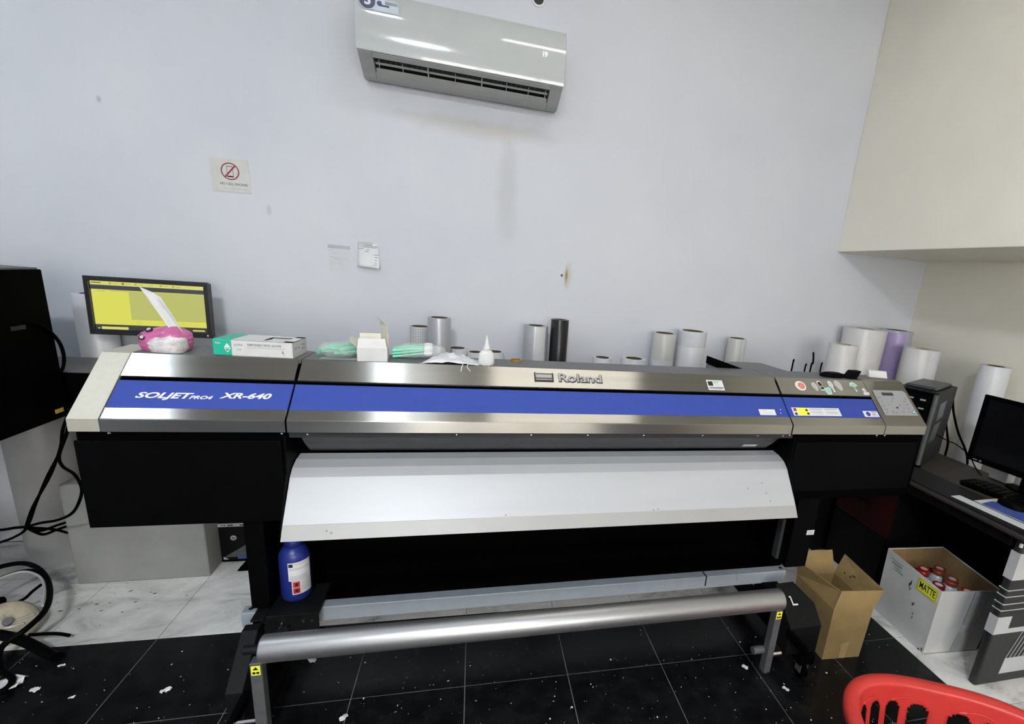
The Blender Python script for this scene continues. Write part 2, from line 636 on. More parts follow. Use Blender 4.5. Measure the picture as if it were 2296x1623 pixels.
for a, b in ((-1.013, -0.9435), (1.6460, 1.853)):
    poly = [(1.5, 1.036), (1.5, 1.072), F(0.2252), (1.685, 1.2215), (1.80, 1.2215), (1.80, 1.15), (1.672, 1.208), F(0.004, -0.005), (1.507, 1.036)]
    MB().prism(poly, a, b).build('end_cap', M_CAP if a < 0 else M_SILVER, PR, bevel=0.001)
MB().prism([(1.55, 1.06), (1.672, 1.205), (1.82, 1.205), (1.97, 1.10), (1.97, 1.03), (1.55, 1.03)], -1.018, -1.0131).build('side_plate', M_DGREY, PR)
MB().prism([(1.512, 1.06), (1.672, 1.205), (1.82, 1.205), (1.97, 1.10), (1.97, 1.03), (1.512, 1.03)], 1.8531, 1.858).build('side_plate', M_DGREY, PR)
# top lids
for a, b in ((-0.985, -0.500), (-0.4975, 1.2095), (1.213, 1.645)):
    MB().box(a, b, 1.6700, 1.822, 1.2065, 1.2195).build('top_lid', M_DGREY, PR, bevel=0.002)
MB().prism([(1.004, 1.8225), (1.035, 1.915), (1.159, 1.974), (1.212, 2.006), (1.367, 2.006), (1.384, 1.8225)], 1.170, 1.2195, 'z').build('rear_lid', M_DGREY, PR, bevel=0.002)
MB().prism([(1.645, 1.70), (1.645, 1.78), (1.70, 1.80), (1.85, 1.70)], 1.2195, 1.2235, 'z').build('corner_lid', M_DGREY, PR)
# housings
MB().box(-1.010, -0.512, 1.518, 2.0, 0.752, 1.036).build('left_housing', M_BLACK, PR, bevel=0.004)
MB().box(-1.013, -0.518, 1.510, 1.518, 0.745, 1.0065).build('housing_panel', M_BLACKM, PR, bevel=0.0025)
hp = []
for i in range(9):
    a = -PI / 2 + PI / 2 * i / 8
    hp.append((1.838 + 0.03 * math.cos(a), 0.78 + 0.03 * math.sin(a)))
MB().prism([(1.246, 0.75)] + hp + [(1.868, 1.036), (1.246, 1.036)], 1.518, 2.0, 'y').build('right_housing', M_BLACK, PR, bevel=0.003)
MB().box(1.25, 1.845, 1.511, 1.518, 0.79, 1.000).build('housing_panel', M_BLACKM, PR, bevel=0.0025)
# cheeks beside the chute
MB().prism([(1.515, 1.02), (1.60, 1.02), (1.66, 0.93), (1.60, 0.75), (1.425, 0.742), (1.47, 0.83), (1.505, 0.90)], -0.5115, -0.5065).build('cheek', M_BLACKM, PR)
MB().prism([(1.515, 1.02), (1.60, 1.02), (1.66, 0.93), (1.60, 0.75), (1.425, 0.742), (1.47, 0.83), (1.505, 0.90)], 1.2385, 1.2435).build('cheek', M_BLACKM, PR)
# strip with screws under the lip
MB().box(-0.500, 1.235, 1.520, 1.542, 1.012, 1.0345).build('under_rail', mat('rail_black', (.016, .0165, .018), .5), PR, bevel=0.002)
for i, x in enumerate((-0.45, -0.02, 0.22, 0.415, 0.62, 0.85, 1.08, 1.19)):
    MB().lathe([(0.0, -0.003), (0.0026, -0.0025), (0.0038, -0.001), (0.0040, 0)], (x, 1.5195, 1.0235), n=10, axis='y').build('screw', M_CHROME, PR)
for x in (-0.93, -0.515, 1.212, 1.62, 1.66):
    MB().lathe([(0.0, -0.004), (0.003, -0.0035), (0.0042, -0.002), (0.0045, 0)], (x, 1.512, 1.0285), n=10, axis='y').build('screw', M_CHROME, PR)
MB().strip([(1.545, 1.010), (1.575, 0.978), (1.625, 0.936)], -0.475, 1.195, 0.004).build('smoked_window', M_SMOKE, PR, bevel=0.001)
MB().box(-0.50, 1.232, 1.628, 1.66, 0.905, 0.934).build('gap_shadow_strip', M_BLACK, PR)  # black strip stands for the shade in the gap above the chute
# white chute
chute = [(1.404, 0.735), (1.4285, 0.7735), (1.515, 0.8865), (1.542, 0.9075), (1.580, 0.9195), (1.622, 0.9235)]
MB().strip(chute[1:], -0.504, 1.236, 0.003).build('media_chute', M_CHUTE, PR, bevel=0.0006)
MB().strip(chute[:2], -0.504, 1.236, 0.003).build('chute_edge', mat('grey_anodised', (0.345, 0.345, 0.335), 0.45, 0.1, 0.03, 6), PR, bevel=0.0006)
M_SPOT = mat('scuff', (0.22, 0.22, 0.23), 0.7)
CM = frame((0, 1.4285, 0.7735), (1, 0, 0), (0, 0.608, 0.794))
for x, s in ((0.14, 0.006), (0.655, 0.004), (0.672, 0.006), (1.11, 0.09), (1.12, 0.05), (1.045, 0.07), (1.13, 0.02)):
    MB(CM).cyl((x, s, 0.0001), (x, s, 0.0007), 0.0028, n=8).build('scuff_mark', M_SPOT, PR)
CM2 = frame((0, 1.404, 0.735), (1, 0, 0), (0, 0.537, 0.8437))
for x, s in ((-0.385, 0.026), (-0.372, 0.02)):
    MB(CM2).cyl((x, s, 0.0001), (x, s, 0.0007), 0.0034, n=8).build('scuff_mark', M_SPOT, PR)
# badge lettering on the blue band
text('lettering', 'SOLJET', M_STICK, PR, MF @ Matrix.Translation((-0.8215, 0.0785, 0.0002)), 0.0262, 0.32, 1.56, 0.0007, label='white slanted lettering')
text('lettering', 'PRO4', M_STICK, PR, MF @ Matrix.Translation((-0.730, 0.0740, 0.0002)), 0.0155, 0.32, 1.45, 0.0004, label='small white slanted lettering')
text('lettering', 'XR-640', M_STICK, PR, MF @ Matrix.Translation((-0.618, 0.0820, 0.0002)), 0.0262, 0.28, 1.50, 0.0008, label='white slanted lettering')
# raised brand badge
lg = MB(MF)
for x0, x1, s0, s1 in ((0.236, 0.241, 0.166, 0.206), (0.299, 0.304, 0.166, 0.204), (0.241, 0.299, 0.166, 0.1735), (0.241, 0.299, 0.178, 0.1815), (0.243, 0.2985, 0.198, 0.202)):
    lg.box(x0, x1, s0, s1, 0.0014, 0.0030)
lg.build('badge_emblem', M_INK, PR)
MB(MF).box(0.2425, 0.2985, 0.1825, 0.1975, 0.0014, 0.0042).build('badge_plate', M_BADGE, PR, bevel=0.0008)
MB(MF).box(0.2425, 0.2985, 0.1735, 0.1778, 0.0014, 0.0042).build('badge_plate', M_BADGE, PR, bevel=0.0008)
text('badge_lettering', 'Roland', M_INK, PR, MF @ Matrix.Translation((0.4015, 0.1835, 0.0016)), 0.0500, 0, 1.16, 0.0022, 0.0006)
text('badge_lettering', 'Roland', M_BADGE, PR, MF @ Matrix.Translation((0.4000, 0.1850, 0.0030)), 0.0500, 0, 1.16, 0.0008, 0.0016, label='chrome raised brand lettering')


def sticker(x0, x1, s0, s1, mt, marks=(), n0=0.0, label='white sticker', M=MF, parent=PR, t=0.0004):
    st = MB(M).box(x0, x1, s0, s1, n0, n0 + t).build('sticker', mt, parent, label=label)
    groups = {}
    for mk in marks:
        groups.setdefault(mk[4], []).append(mk)
    for mm, ls in groups.items():
        mb = MB(M)
        for a, b, c, d, _ in ls:
            mb.box(x0 + a * (x1 - x0), x0 + b * (x1 - x0), s0 + c * (s1 - s0), s0 + d * (s1 - s0), n0 + t, n0 + t + 0.0003)
        mb.build('print', mm, st)
    return st


sticker(0.900, 0.968, 0.152, 0.199, M_STICK, [(.06, .36, .42, .86, M_INK), (.42, .93, .86, .92, mat('green_ink', (0.15, 0.45, 0.30), 0.5)), (.42, .7, .72, .78, M_GINK), (.42, .85, .6, .65, M_LINK),
        (.42, .8, .48, .53, M_LINK), (.06, .94, .12, .32, M_GINK), (.3, .8, .04, .09, M_LINK)], 0.0015, 'white printed sticker with a black square')
sticker(1.085, 1.155, 0.044, 0.070, M_STICK, [(.08, .5, .75, .83, M_LINK), (.08, .9, .45, .5, M_LINK), (.08, .8, .25, .3, M_LINK)], -0.0002, 'small white sticker')
w = sticker(1.234, 1.454, 0.044, 0.081, M_STICK, [(.03, .09, .55, .92, M_MAROON), (.36, .64, .82, .88, M_GINK), (.36, .6, .68, .73, M_LINK), (.36, .64, .56, .61, M_LINK), (.36, .62, .4, .45, M_GINK), (.36, .64, .2, .25, M_LINK),
            (.68, .95, .82, .88, M_GINK), (.68, .9, .68, .73, M_LINK), (.68, .93, .5, .55, M_LINK), (.68, .95, .36, .41, M_GINK), (.68, .9, .16, .22, M_LINK),
            (.11, .34, .04, .96, M_YELLOW)], -0.0002, 'long white and yellow warning sticker')
mk = MB(MF)
for x, s in ((1.298, .070), (1.300, .054)):
    mk.prism([(x - .006, s - .003), (x + .005, s - .006), (x + .007, s + .001), (x, s + .006)], 0.0004, 0.0008, 'z')
mk.cyl((1.246, .052, .0002), (1.246, .052, .0006), .006, n=16)
mk.build('print', M_INK, w)
eu = sticker(1.565, 1.637, 0.0425, 0.0705, M_STICK, [(.55, .95, .80, .87, M_INK), (.55, .9, .58, .65, M_GINK), (.55, .8, .36, .43, M_INK), (.55, .95, .14, .21, M_GINK)], -0.0002, 'white sticker with blue seal')
MB(MF).cyl((1.587, .0565, .0002), (1.587, .0565, .0008), .0105, n=20).build('seal', M_BLUE, eu)
M_DOT = mat('peeled_dot', (0.75, 0.75, 0.75), 0.6)
MB(MF).cyl((1.182, .070, -.0002), (1.182, .070, .0003), .0022, n=8).build('glue_dot', M_DOT, PR)
MB(MF).cyl((1.177, .054, -.0002), (1.177, .054, .0003), .0022, n=8).build('glue_dot', M_DOT, PR)

# fun stickers on the right cover: white die-cut edge with a coloured picture
M_CORAL = mat('coral_ink', (0.62, 0.13, 0.10), 0.4)
M_CREAM = mat('cream_ink', (0.66, 0.62, 0.55), 0.4)
M_MINT = mat('mint_ink', (0.22, 0.55, 0.42), 0.4)
M_STONE = mat('stone_ink', (0.42, 0.42, 0.41), 0.4)


def cut(name, pts, cx, cs, ang, size, mt, edge=M_STICK, k=0.78, label=None):
    ca, sa = math.cos(math.radians(ang)), math.sin(math.radians(ang))
    f = lambda p, q: (cx + size * q * (p[0] * ca - p[1] * sa), cs + size * q * (p[0] * sa + p[1] * ca))
    st = MB(MF).prism([f(p, 1) for p in pts], 0.0015, 0.0020, 'z').build('sticker', edge, PR, label=label)
    MB(MF).prism([f(p, k) for p in pts], 0.0020, 0.0024, 'z').build('picture', mt, st)
    return st


circ = [(math.cos(2 * PI * i / 20), math.sin(2 * PI * i / 20)) for i in range(20)]
oval = [(0.58 * math.cos(2 * PI * i / 20) * (1 + 0.3 * math.sin(2 * PI * i / 20)), math.sin(2 * PI * i / 20)) for i in range(20)]
f = cut('fruit', [(x * (1.1 if x < 0 else 1), y) for x, y in circ], 1.321, 0.186, 0, 0.0235, M_CREAM, label='round coral and cream sticker')
MB(MF).prism([(1.323 + .015 * x, .186 + .016 * y) for x, y in circ], 0.0024, 0.0027, 'z').build('picture', M_CORAL, f)
mb = MB(MF)
for i in range(3):
    mb.box(1.313 + .002 * i, 1.333 - .003 * i, .178 + .008 * i, .180 + .008 * i, .0027, .0029)
mb.build('print', M_CREAM, f)
cut('oval', oval, 1.388, 0.184, 12, 0.022, M_STONE, M_STONE, 0.7, 'grey oval sticker')
c = cut('tube', [(-.4, -1), (.4, -1), (.45, .6), (.3, 1), (-.3, 1), (-.45, .6)], 1.418, 0.190, 12, 0.024, M_INK, label='white tube-shaped sticker')
MB(MF).box(1.413, 1.423, .182, .188, .0024, .0027).build('print', M_STONE, c)
cut('pot', [(-.7, .9), (.7, .9), (1, .5), (.55, -1), (-.55, -1), (-1, .4)], 1.444, 0.165, 8, 0.0175, M_MINT, label='mint pot-shaped sticker')
cut('brush', [(-.15, -1.1), (.15, -1.1), (.2, -.3), (.45, .1), (.45, .7), (.1, 1.1), (-.3, .9), (-.4, .1), (-.15, -.3)], 1.470, 0.188, 8, 0.026, M_LINK, label='pale bottle-shaped sticker')
cut('oval', oval, 1.507, 0.193, 14, 0.027, M_STONE, M_STONE, 0.7, 'large grey oval sticker')
cut('leaf', [(-.12, -1.3), (.25, -1.3), (.15, -.2), (1, .1), (.6, .8), (0, 1.1), (-.7, .8), (-1, .2), (-.1, -.2)], 1.583, 0.192, 5, 0.020, M_MINT, label='mint mirror-shaped sticker')
cut('cup', [(-.8, -1), (.8, -1), (.9, -.3), (.2, -.1), (.5, .5), (0, 1.1), (-.6, .6), (-.4, -.2), (-.9, -.4)], 1.628, 0.167, 5, 0.017, M_LINK, label='pale plant-shaped sticker')

# control panel on the right end cap
cp = MB(MF).prism([(1.668, .050), (1.836, .050), (1.836, .166), (1.826, .176), (1.668, .176)], 0.0002, 0.0035, 'z').build('control_panel', M_PANEL, PR, bevel=0.002, label='grey control panel with keys')
MB(MF).box(1.706, 1.764, .148, .163, .0035, .0042).build('display', mat('lcd', (0.05, 0.052, 0.045), 0.2), cp, label='dark liquid crystal display')
keys = [(1.683, .138), (1.686, .118), (1.684, .097), (1.687, .078), (1.683, .062), (1.738, .118), (1.713, .102), (1.748, .088), (1.770, .101), (1.716, .068), (1.772, .066), (1.797, .068), (1.806, .085), (1.783, .086),
        (1.811, .105), (1.806, .122), (1.820, .135), (1.752, .135), (1.730, .062)]
for i, (x, s) in enumerate(keys):
    r = 0.0058 if i % 3 else 0.007
    MB(MF).prism([(x + r * math.cos(2 * PI * k / 14), s + .75 * r * math.sin(2 * PI * k / 14)) for k in range(14)], .0035, .0048, 'z').build('key', M_GINK if i != 7 else M_INK, cp)
pw = MB(MF).cyl((1.820, .066, .0035), (1.820, .066, .0052), .0085, n=20).build('power_key', mat('key_blue', (0.12, 0.22, 0.40), 0.4), cp)
MB(MF).cyl((1.820, .066, .0052), (1.820, .066, .0056), .0055, n=16).build('key_symbol', mat('key_green', (0.35, 0.75, 0.55), 0.4), pw)

# stickers on the dark parts
SM = frame((0, 1.610, 0.948), (1, 0, 0), (0, -0.766, 0.643))
MB(frame((1.075, 1.6045, 0.9495), (1, 0, 0), (0.25, -0.7, 0.64))).box(0, .062, 0, .022, .0016, .002).build('sticker', M_STICK, PR, label='small slanted white sticker')
MB().box(1.415, 1.452, 1.5385, 1.5392, .572, .594).build('sticker', M_STICK, PR, label='small white sticker on the right leg')
MB().box(1.423, 1.445, 1.538, 1.5385, .576, .590).build('print', M_LINK, PR)

for x in (1.2436, -0.5126):
    MB().box(x, x + .001, 1.526, 1.538, .904, .918).build('sticker', M_STICK, PR, label='tiny white sticker beside the chute')
# stand
for sx_, x0, x1 in ((-1, -0.650, -0.596), (1, 1.345, 1.447)):
    MB().box(x0, x1, 1.54, 1.76, 0.418, 0.752).build('leg_plate', M_BLACKM, PR, bevel=0.003)
    xm = (x0 + x1) / 2
    MB().box(xm - .03, xm + .03, 1.66, 1.74, 0.12, 0.42).build('leg_column', M_BLACKM, PR, bevel=0.002)
    MB().box(xm - .034, xm + .034, 1.36, 2.08, 0.075, 0.122).build('foot_beam', M_BLACKM, PR, bevel=0.003)
    for yy in (1.385, 2.03):
        cw = MB().cyl((xm - .014, yy, .03), (xm + .014, yy, .03), .03, n=24).build('caster', M_BLACK, PR, bevel=0.003)
        mb = MB()
        mb.box(xm - .019, xm - .015, yy - .016, yy + .016, .03, .076)
        mb.box(xm + .015, xm + .019, yy - .016, yy + .016, .03, .076)
        mb.box(xm - .019, xm + .019, yy - .016, yy + .016, .070, .076)
        mb.build('caster_fork', M_GREYMETAL, cw)
MB().box(-0.62, 1.44, 1.765, 1.785, 0.20, 0.80).build('back_cloth', M_BLACK, PR)
mb = MB()
mb.box(1.330, 1.3445, 1.59, 1.62, .43, .62)
mb.build('guide_rail', mat('rail_dark', (.035, .036, .038), .5), PR)
# cross bar
bar = MB().box(-0.688, 1.366, 1.552, 1.592, 0.340, 0.395).build('cross_bar', M_BAR, PR, bevel=0.003)
for x in (-0.665, 1.35):
    MB().cyl((x, 1.573, .395), (x, 1.573, .3958), .0075, n=16).build('bolt_hole', M_INK, bar)
MB().box(0.982, 0.9875, 1.5505, 1.594, .352, .3962).build('slot', M_INK, bar)
MB().box(1.129, 1.131, 1.551, 1.575, .36, .3958).build('scratch', M_GINK, bar)
# left bracket, knob and bolts
mb = MB()
mb.box(-0.637, -0.447, 1.505, 1.665, .397, .410)
mb.box(-0.637, -0.447, 1.505, 1.511, .345, .400)
mb.box(-0.637, -0.630, 1.505, 1.665, .345, .400)
mb.box(-0.637, -0.600, 1.49, 1.56, .405, .4115)
br = mb.build('bracket', M_BLACKT, PR, bevel=0.0015)
for x in (-.605, -.555, -.492, -.466):
    MB().cyl((x, 1.5052, .385), (x, 1.501, .385), .0045, n=10).build('bolt', M_CHROME, br)
kn = MB()
kn.lathe([(0.0, 0.018), (0.010, 0.018), (0.012, 0.016), (0.012, 0)], (-0.548, 1.487, 0.366), n=16, axis='y')
for i in range(7):
    a = 2 * PI * i / 7
    kn.cyl((-0.548 + .012 * math.cos(a), 1.489, .366 + .012 * math.sin(a)), (-0.548 + .012 * math.cos(a), 1.503, .366 + .012 * math.sin(a)), .0055, n=10)
kn.build('clamp_knob', mat('knob_black', (.010, .010, .011), .35), br, smooth=40)
# take-up unit
MB().prism([(1.46, .40), (1.325, .297), (1.325, .03), (1.37, .03), (1.47, .15), (1.49, .40)], -0.650, -0.605).build('take_up_cover', M_BLACKT, PR, bevel=0.002)
mv = [(1.255, 1.468), (1.340, 1.473), (1.394, 1.393), (1.386, 1.326), (1.245, 1.326)]
mz = [.40, .40, .352, .300, .300]
mb = MB().add([(x, y, z) for (x, y), z in zip(mv, mz)] + [(x, y, .176) for x, y in mv],
              [(0, 1, 2, 3, 4), (9, 8, 7, 6, 5)] + [(i, i + 5, (i + 1) % 5 + 5, (i + 1) % 5) for i in range(5)])
mo = mb.build('take_up_motor_box', M_BLACKT, PR, bevel=0.002)
ML = frame((1.31, 1.40, .3525), (1, 0, 0), (0, .82, .57))
mb = MB(ML)
mb.box(-.016, -.011, -.002, .028, .0005, .001)
mb.box(-.016, .008, -.008, -.002, .0005, .001)
mb.box(-.020, -.011, .024, .029, .0005, .001)
mb.build('tape_mark', M_STICK, mo)
MB(ML).box(.032, .040, -.045, -.038, .0005, .001).build('tape_mark', M_STICK, mo)
MB().box(1.255, 1.33, 1.44, 1.60, .30, .345).build('motor_mount', M_BLACKM, PR, bevel=0.002)
# dancer roller
ro = MB().lathe([(0.0, -0.516), (.030, -0.516), (.035, -0.513), (.0365, -0.508), (.0365, 1.095), (.035, 1.100), (.030, 1.103), (0.0, 1.103)], (0, 1.25, .506), n=40, axis='x')
ro.build('roller', M_ROLLER, PR, smooth=35)
for x0, x1 in ((-0.540, -0.511), (1.082, 1.108)):
    ar = MB().box(x0, x1, 1.232, 1.262, .205, .475).build('roller_arm', M_GREYMETAL, PR, bevel=0.002)
    xm = (x0 + x1) / 2
    st = MB().box(xm - .011, xm + .011, 1.2314, 1.2319, .438, .468).build('sticker', M_YELLOW, ar, label='yellow warning sticker')
    mb = MB().prism([(xm - .007, .455), (xm + .007, .455), (xm, .465)], 1.2310, 1.2313, 'y')
    mb.box(xm - .008, xm - .001, 1.2310, 1.2313, .442, .449)
    mb.box(xm + .001, xm + .008, 1.2310, 1.2313, .442, .449)
    mb.build('print', M_INK, st)
MB().cyl((-0.604, 1.247, .272), (-0.536, 1.247, .272), .0065, n=14).build('pivot_pin', M_CHROME, PR)
MB().cyl((1.105, 1.247, .272), (1.150, 1.247, .272), .0075, n=14).build('pivot_pin', M_CHROME, PR)
MB().cyl((1.04, 1.262, .285), (1.082, 1.262, .285), .014, n=16).build('pivot_knob', M_GREYMETAL, PR)
for x in (-0.605, 1.245):
    MB().box(x - .003, x + .012, 1.235, 1.34, .255, .290).build('arm_link', M_BLACKM, PR)
MB().cyl((-0.556, 1.25, .506), (-0.516, 1.25, .506), .012, n=16).build('roller_bush', M_BLACKT, PR)

# ------------------------------------------------------------------ things lying on the printer
# pink tissue pack
TP = thing('tissue_pack', 'pink and clear plastic soft pack of tissues with one pulled up', 'tissue pack', (-0.87, 1.745, 1.2195))


def blobmesh(cx, cy, z0, sx, sy, sz, M=None, nu=28, nv=14, seed=0, rough=0.12, e=0.55, flat=True):
    P = []
    sg = lambda c_, p: math.copysign(abs(c_) ** p, c_)
    for j in range(nv + 1):
        ph = -PI / 2 + PI * j / nv
        row = []
        for i in range(nu):
            th = 2 * PI * i / nu
            x = sx * sg(math.cos(ph), e) * sg(math.cos(th), e)
            y = sy * sg(math.cos(ph), e) * sg(math.sin(th), e)
            z = sz * sg(math.sin(ph), e)
            k = 1 + rough * noise.noise(Vector((x * 30 + seed, y * 30, z * 30 + seed * 3)))
            row.append(Vector((cx + x * k, cy + y * k, z0 + (z * k + sz) if not flat else z0 + max(0.0005, z * k + sz))))
        P.append(row)
    mb = MB(M)
    mb.grid(P, True)
    return mb


M_PINK = mat('pink_film', (0.55, 0.13, 0.31), 0.25, 0, 0.3, 22, 0.4, 40)
M_FILM = mat('clear_film', (0.74, 0.74, 0.72), 0.12, 0, 0.25, 50, 0.8, 45, alpha=0.8)
M_TISSUE = mat('tissue_paper', (0.60, 0.60, 0.60), 0.85, 0, 0.03, 30)
TM = rot((-0.890, 1.742, 0), -10)


def pack(cx, cy, sx, sy, h, peak, seed, nu=36, nv=16):
    P = []
    sg = lambda c_, p: math.copysign(abs(c_) ** p, c_)
    for j in range(nv + 1):
        v = j / nv
        ring = (1 - max(0, (v - .64) / .36) ** 2.4) ** .7 * (.90 + .10 * min(1, v * 4))
        row = []
        for i in range(nu):
            th = 2 * PI * i / nu
            x = sx * ring * sg(math.cos(th), .55)
            y = sy * ring * sg(math.sin(th), .6)
            zt = h * (1 - .15 * abs(x / sx - peak)) - .10 * h * (y / sy) ** 2
            cr = .0045 * noise.noise(Vector((x * 55 + seed, y * 55, v * 9))) + .0022 * noise.noise(Vector((x * 140, y * 140 + seed, v * 22)))
            row.append(Vector((cx + x * (1 + cr * 12), cy + y * (1 + cr * 12), 1.2198 + max(0, zt * v + cr * min(1, v * 4)))))
        P.append(row)
    mb = MB(TM)
    mb.grid(P, True)
    return mb


pack(0, .004, .062, .046, .078, .35, 2.2).build('wrapper', M_PINK, TP, smooth=60, label='pink printed wrapper')
pack(.022, -.020, .046, .032, .056, .3, 7.4).build('clear_end', M_FILM, TP, smooth=50, label='crumpled clear plastic end')
for x, y, z, tl in ((-.036, -.0395, 1.262, 70), (-.024, -.026, 1.2845, 32)):
    EMx = TM @ Matrix.Translation((x, y, z)) @ Matrix.Rotation(math.radians(tl), 4, 'X')
    eo = MB(EMx).lathe([(0, .0006), (.0075, .0006), (.0095, .0), (.0095, -.004)], n=18).build('printed_eye', M_INK, TP, label='black printed oval')
    MB(EMx).cyl((0, 0, .0006), (0, 0, .0011), .0052, n=14).build('eye_centre', M_LINK, eo)
P = []
for j in range(9):
    v = j / 8
    row = []
    for i in range(7):
        u = i / 6 - .5
        wd = .022 + .024 * min(1, v * 1.6) + .004 * v
        x = -0.845 - .070 * v + u * wd
        z = 1.280 + .112 * v - u * .028 * v - .010 * (1 - v)
        row.append(Vector((x, 1.732 + .007 * math.cos(u * 5) + .02 * v + .004 * math.sin(v * 5 + u * 3), z)))
    P.append(row)
mb = MB()
mb.grid(P)
mb.build('pulled_tissue', M_TISSUE, TP, smooth=60, solid=0.0012, label='white tissue sheet')

# glove box
GB = thing('glove_box', 'white and green box of disposable vinyl gloves lying flat', 'box', (-0.63, 1.74, 1.2195))
GM = frame((-0.745, 1.690, 1.2195), (.998, -.045, 0.0), (.045, .998, 0))
GL, GD, GH = .222, .118, .050
M_GREEN = mat('green_print', (0.012, 0.42, 0.28), 0.45)
MB(GM).box(0, .052, 0, GD, 0, GH).build('green_end', M_GREEN, GB, bevel=.003)
g = MB(GM)
g.box(.052, GL, 0, GD, 0, .0015)
g.box(.052, GL, 0, .0015, 0, GH)
g.box(.052, GL, GD - .0015, GD, 0, GH)
g.box(GL - .0015, GL, 0, GD, 0, GH)
g.box(.052, .13, 0, GD, GH - .0015, GH)
g.box(.13, GL, 0, .022, GH - .0015, GH)
g.box(.13, GL, GD - .022, GD, GH - .0015, GH)
g.box(.195, GL, 0, GD, GH - .0015, GH)
g.build('carton', M_WHITE, GB)
mb = MB(GM)
mb.grid([[Vector((.135 + .012 * i, .02 + .012 * j, GH - .004 + .005 * noise.noise(Vector((i * .9, j * .9, 3))))) for i in range(6)] for j in range(7)])
mb.build('gloves', mat('vinyl_glove', (0.62, 0.63, 0.65), 0.4, 0, .1), GB, smooth=60)
GF = GM @ frame((0, 0, 0), (1, 0, 0), (0, 0, 1))
text('lettering', 'DISPOSABLE VINYL GLOVES', M_GINK, GB, GF @ Matrix.Translation((.1425, .0365, .0003)), .0098, 0, .78, .0003)
text('lettering', 'AURA', M_GINK, GB, GF @ Matrix.Translation((.0705, .0350, .0003)), .0100, 0, .95)
text('lettering', '519', M_GINK, GB, GF @ Matrix.Translation((.072, .0200, .0003)), .0085, 0, .95)
text('lettering', 'L', M_INK, GB, GF @ Matrix.Translation((.194, .0175, .0003)), .0110, 0, 1, .0003)
mb = MB(GF)
mb.box(.092, .200, .0275, .0285, .0001, .0004)
mb.box(.192, .2, .008, .009, .0001, .0004)
mb.build('print', M_GINK, GB)
mb = MB(GF)
mb.prism([(.031, .0255), (.0495, .0255), (.040, .0395)], .0001, .0005, 'z')
mb.prism([(.031, .0235), (.0495, .0235), (.040, .0100)], .0001, .0004, 'z')
mb.box(.008, .022, .040, .0412, .0001, .0004)
mb.box(.008, .022, .0365, .0377, .0001, .0004)
mb.build('print', M_STICK, GB)
MB(GF).prism([(.0345, .0215), (.046, .0215), (.040, .0135)], .0004, .0007, 'z').build('print', M_GREEN, GB)
GE = GM @ frame((GL, 0, 0), (0, 1, 0), (0, 0, 1))
mb = MB(GE)
for a, b, c, d in ((.012, .035, .030, .032), (.012, .033, .025, .027), (.075, .1, .018, .0205), (.075, .1, .023, .024)):
    mb.box(a, b, c, d, .0001, .0004)
mb.prism([(.044, .024), (.056, .024), (.050, .032)], .0001, .0004, 'z')
for i in range(3):
    mb.cyl((.078 + .009 * i, .033, .0001), (.078 + .009 * i, .033, .0004), .003, n=10)
mb.build('print', M_GINK, GB)

# green swab packs
M_SWAB = mat('mint_stick', (0.14, 0.62, 0.40), 0.4, 0, .12, 60)
M_FOAM = mat('white_foam', (0.78, 0.78, 0.78), 0.9)
M_BAG = mat('clear_bag', (0.72, 0.74, 0.74), 0.12, 0, 0.1, 40, 0.5, 60, alpha=0.28)
SP = thing('swab_pack', 'clear bag crammed with mint green swab sticks, left of the open box', 'swab pack', (-0.39, 1.74, 1.2195))
for i in range(44):
    a = random.uniform(-.5, .5)
    x = -0.444 + .0019 * i + random.uniform(-.003, .003)
    z = 1.225 + .038 * math.sin(PI * (i + 5) / 52) * random.uniform(.2, 1)
    y = 1.725 + random.uniform(-.01, .02)
    MB().cyl((x - .02, y - .03 * a, z), (x + .022, y + .035, z + random.uniform(-.004, .006)), .0038, n=8).build('swab', M_SWAB, SP)
blobmesh(-0.403, 1.735, 1.2195, .056, .045, .026, rot((0, 0, 0), 0), seed=9, rough=.15, e=.7).build('bag', M_BAG, SP, smooth=60, label='clear plastic bag')
mb = MB()
mb.grid([[Vector((-.452 + .012 * i, 1.682 + .012 * j, 1.2205 + .002 * noise.noise(Vector((i, j, 1))) + .001)) for i in range(11)] for j in range(4)])
mb.build('bag_edge', M_BAG, SP, smooth=60, solid=.0008)
SQ = thing('swab_pack', 'clear bag of straight green swabs with white tips beside the crumpled bag', 'swab pack', (-0.18, 1.76, 1.2195))
for i in range(14):
    r_, c_ = divmod(i, 5)
    y = 1.752 + .010 * c_ + random.uniform(-.002, .002)
    z = 1.226 + .010 * r_ + .002 * c_
    dz = .010 + random.uniform(-.002, .004)
    sw = MB().cyl((-.240, y, z), (-.140, y + .008, z + dz), .0042, n=8).build('swab', M_SWAB, SQ)
    MB().lathe([(0, 0), (.006, .002), (.0075, .012), (.006, .026), (0, .03)], n=10, axis='x', c=(-.140, y + .008, z + dz)).build('foam_tip', M_FOAM, sw, smooth=60)
blobmesh(-0.155, 1.779, 1.2195, .086, .036, .026, rot((0, 0, 0), 0), seed=4, rough=.2, e=.75).build('bag', M_BAG, SQ, smooth=60, label='clear plastic bag')

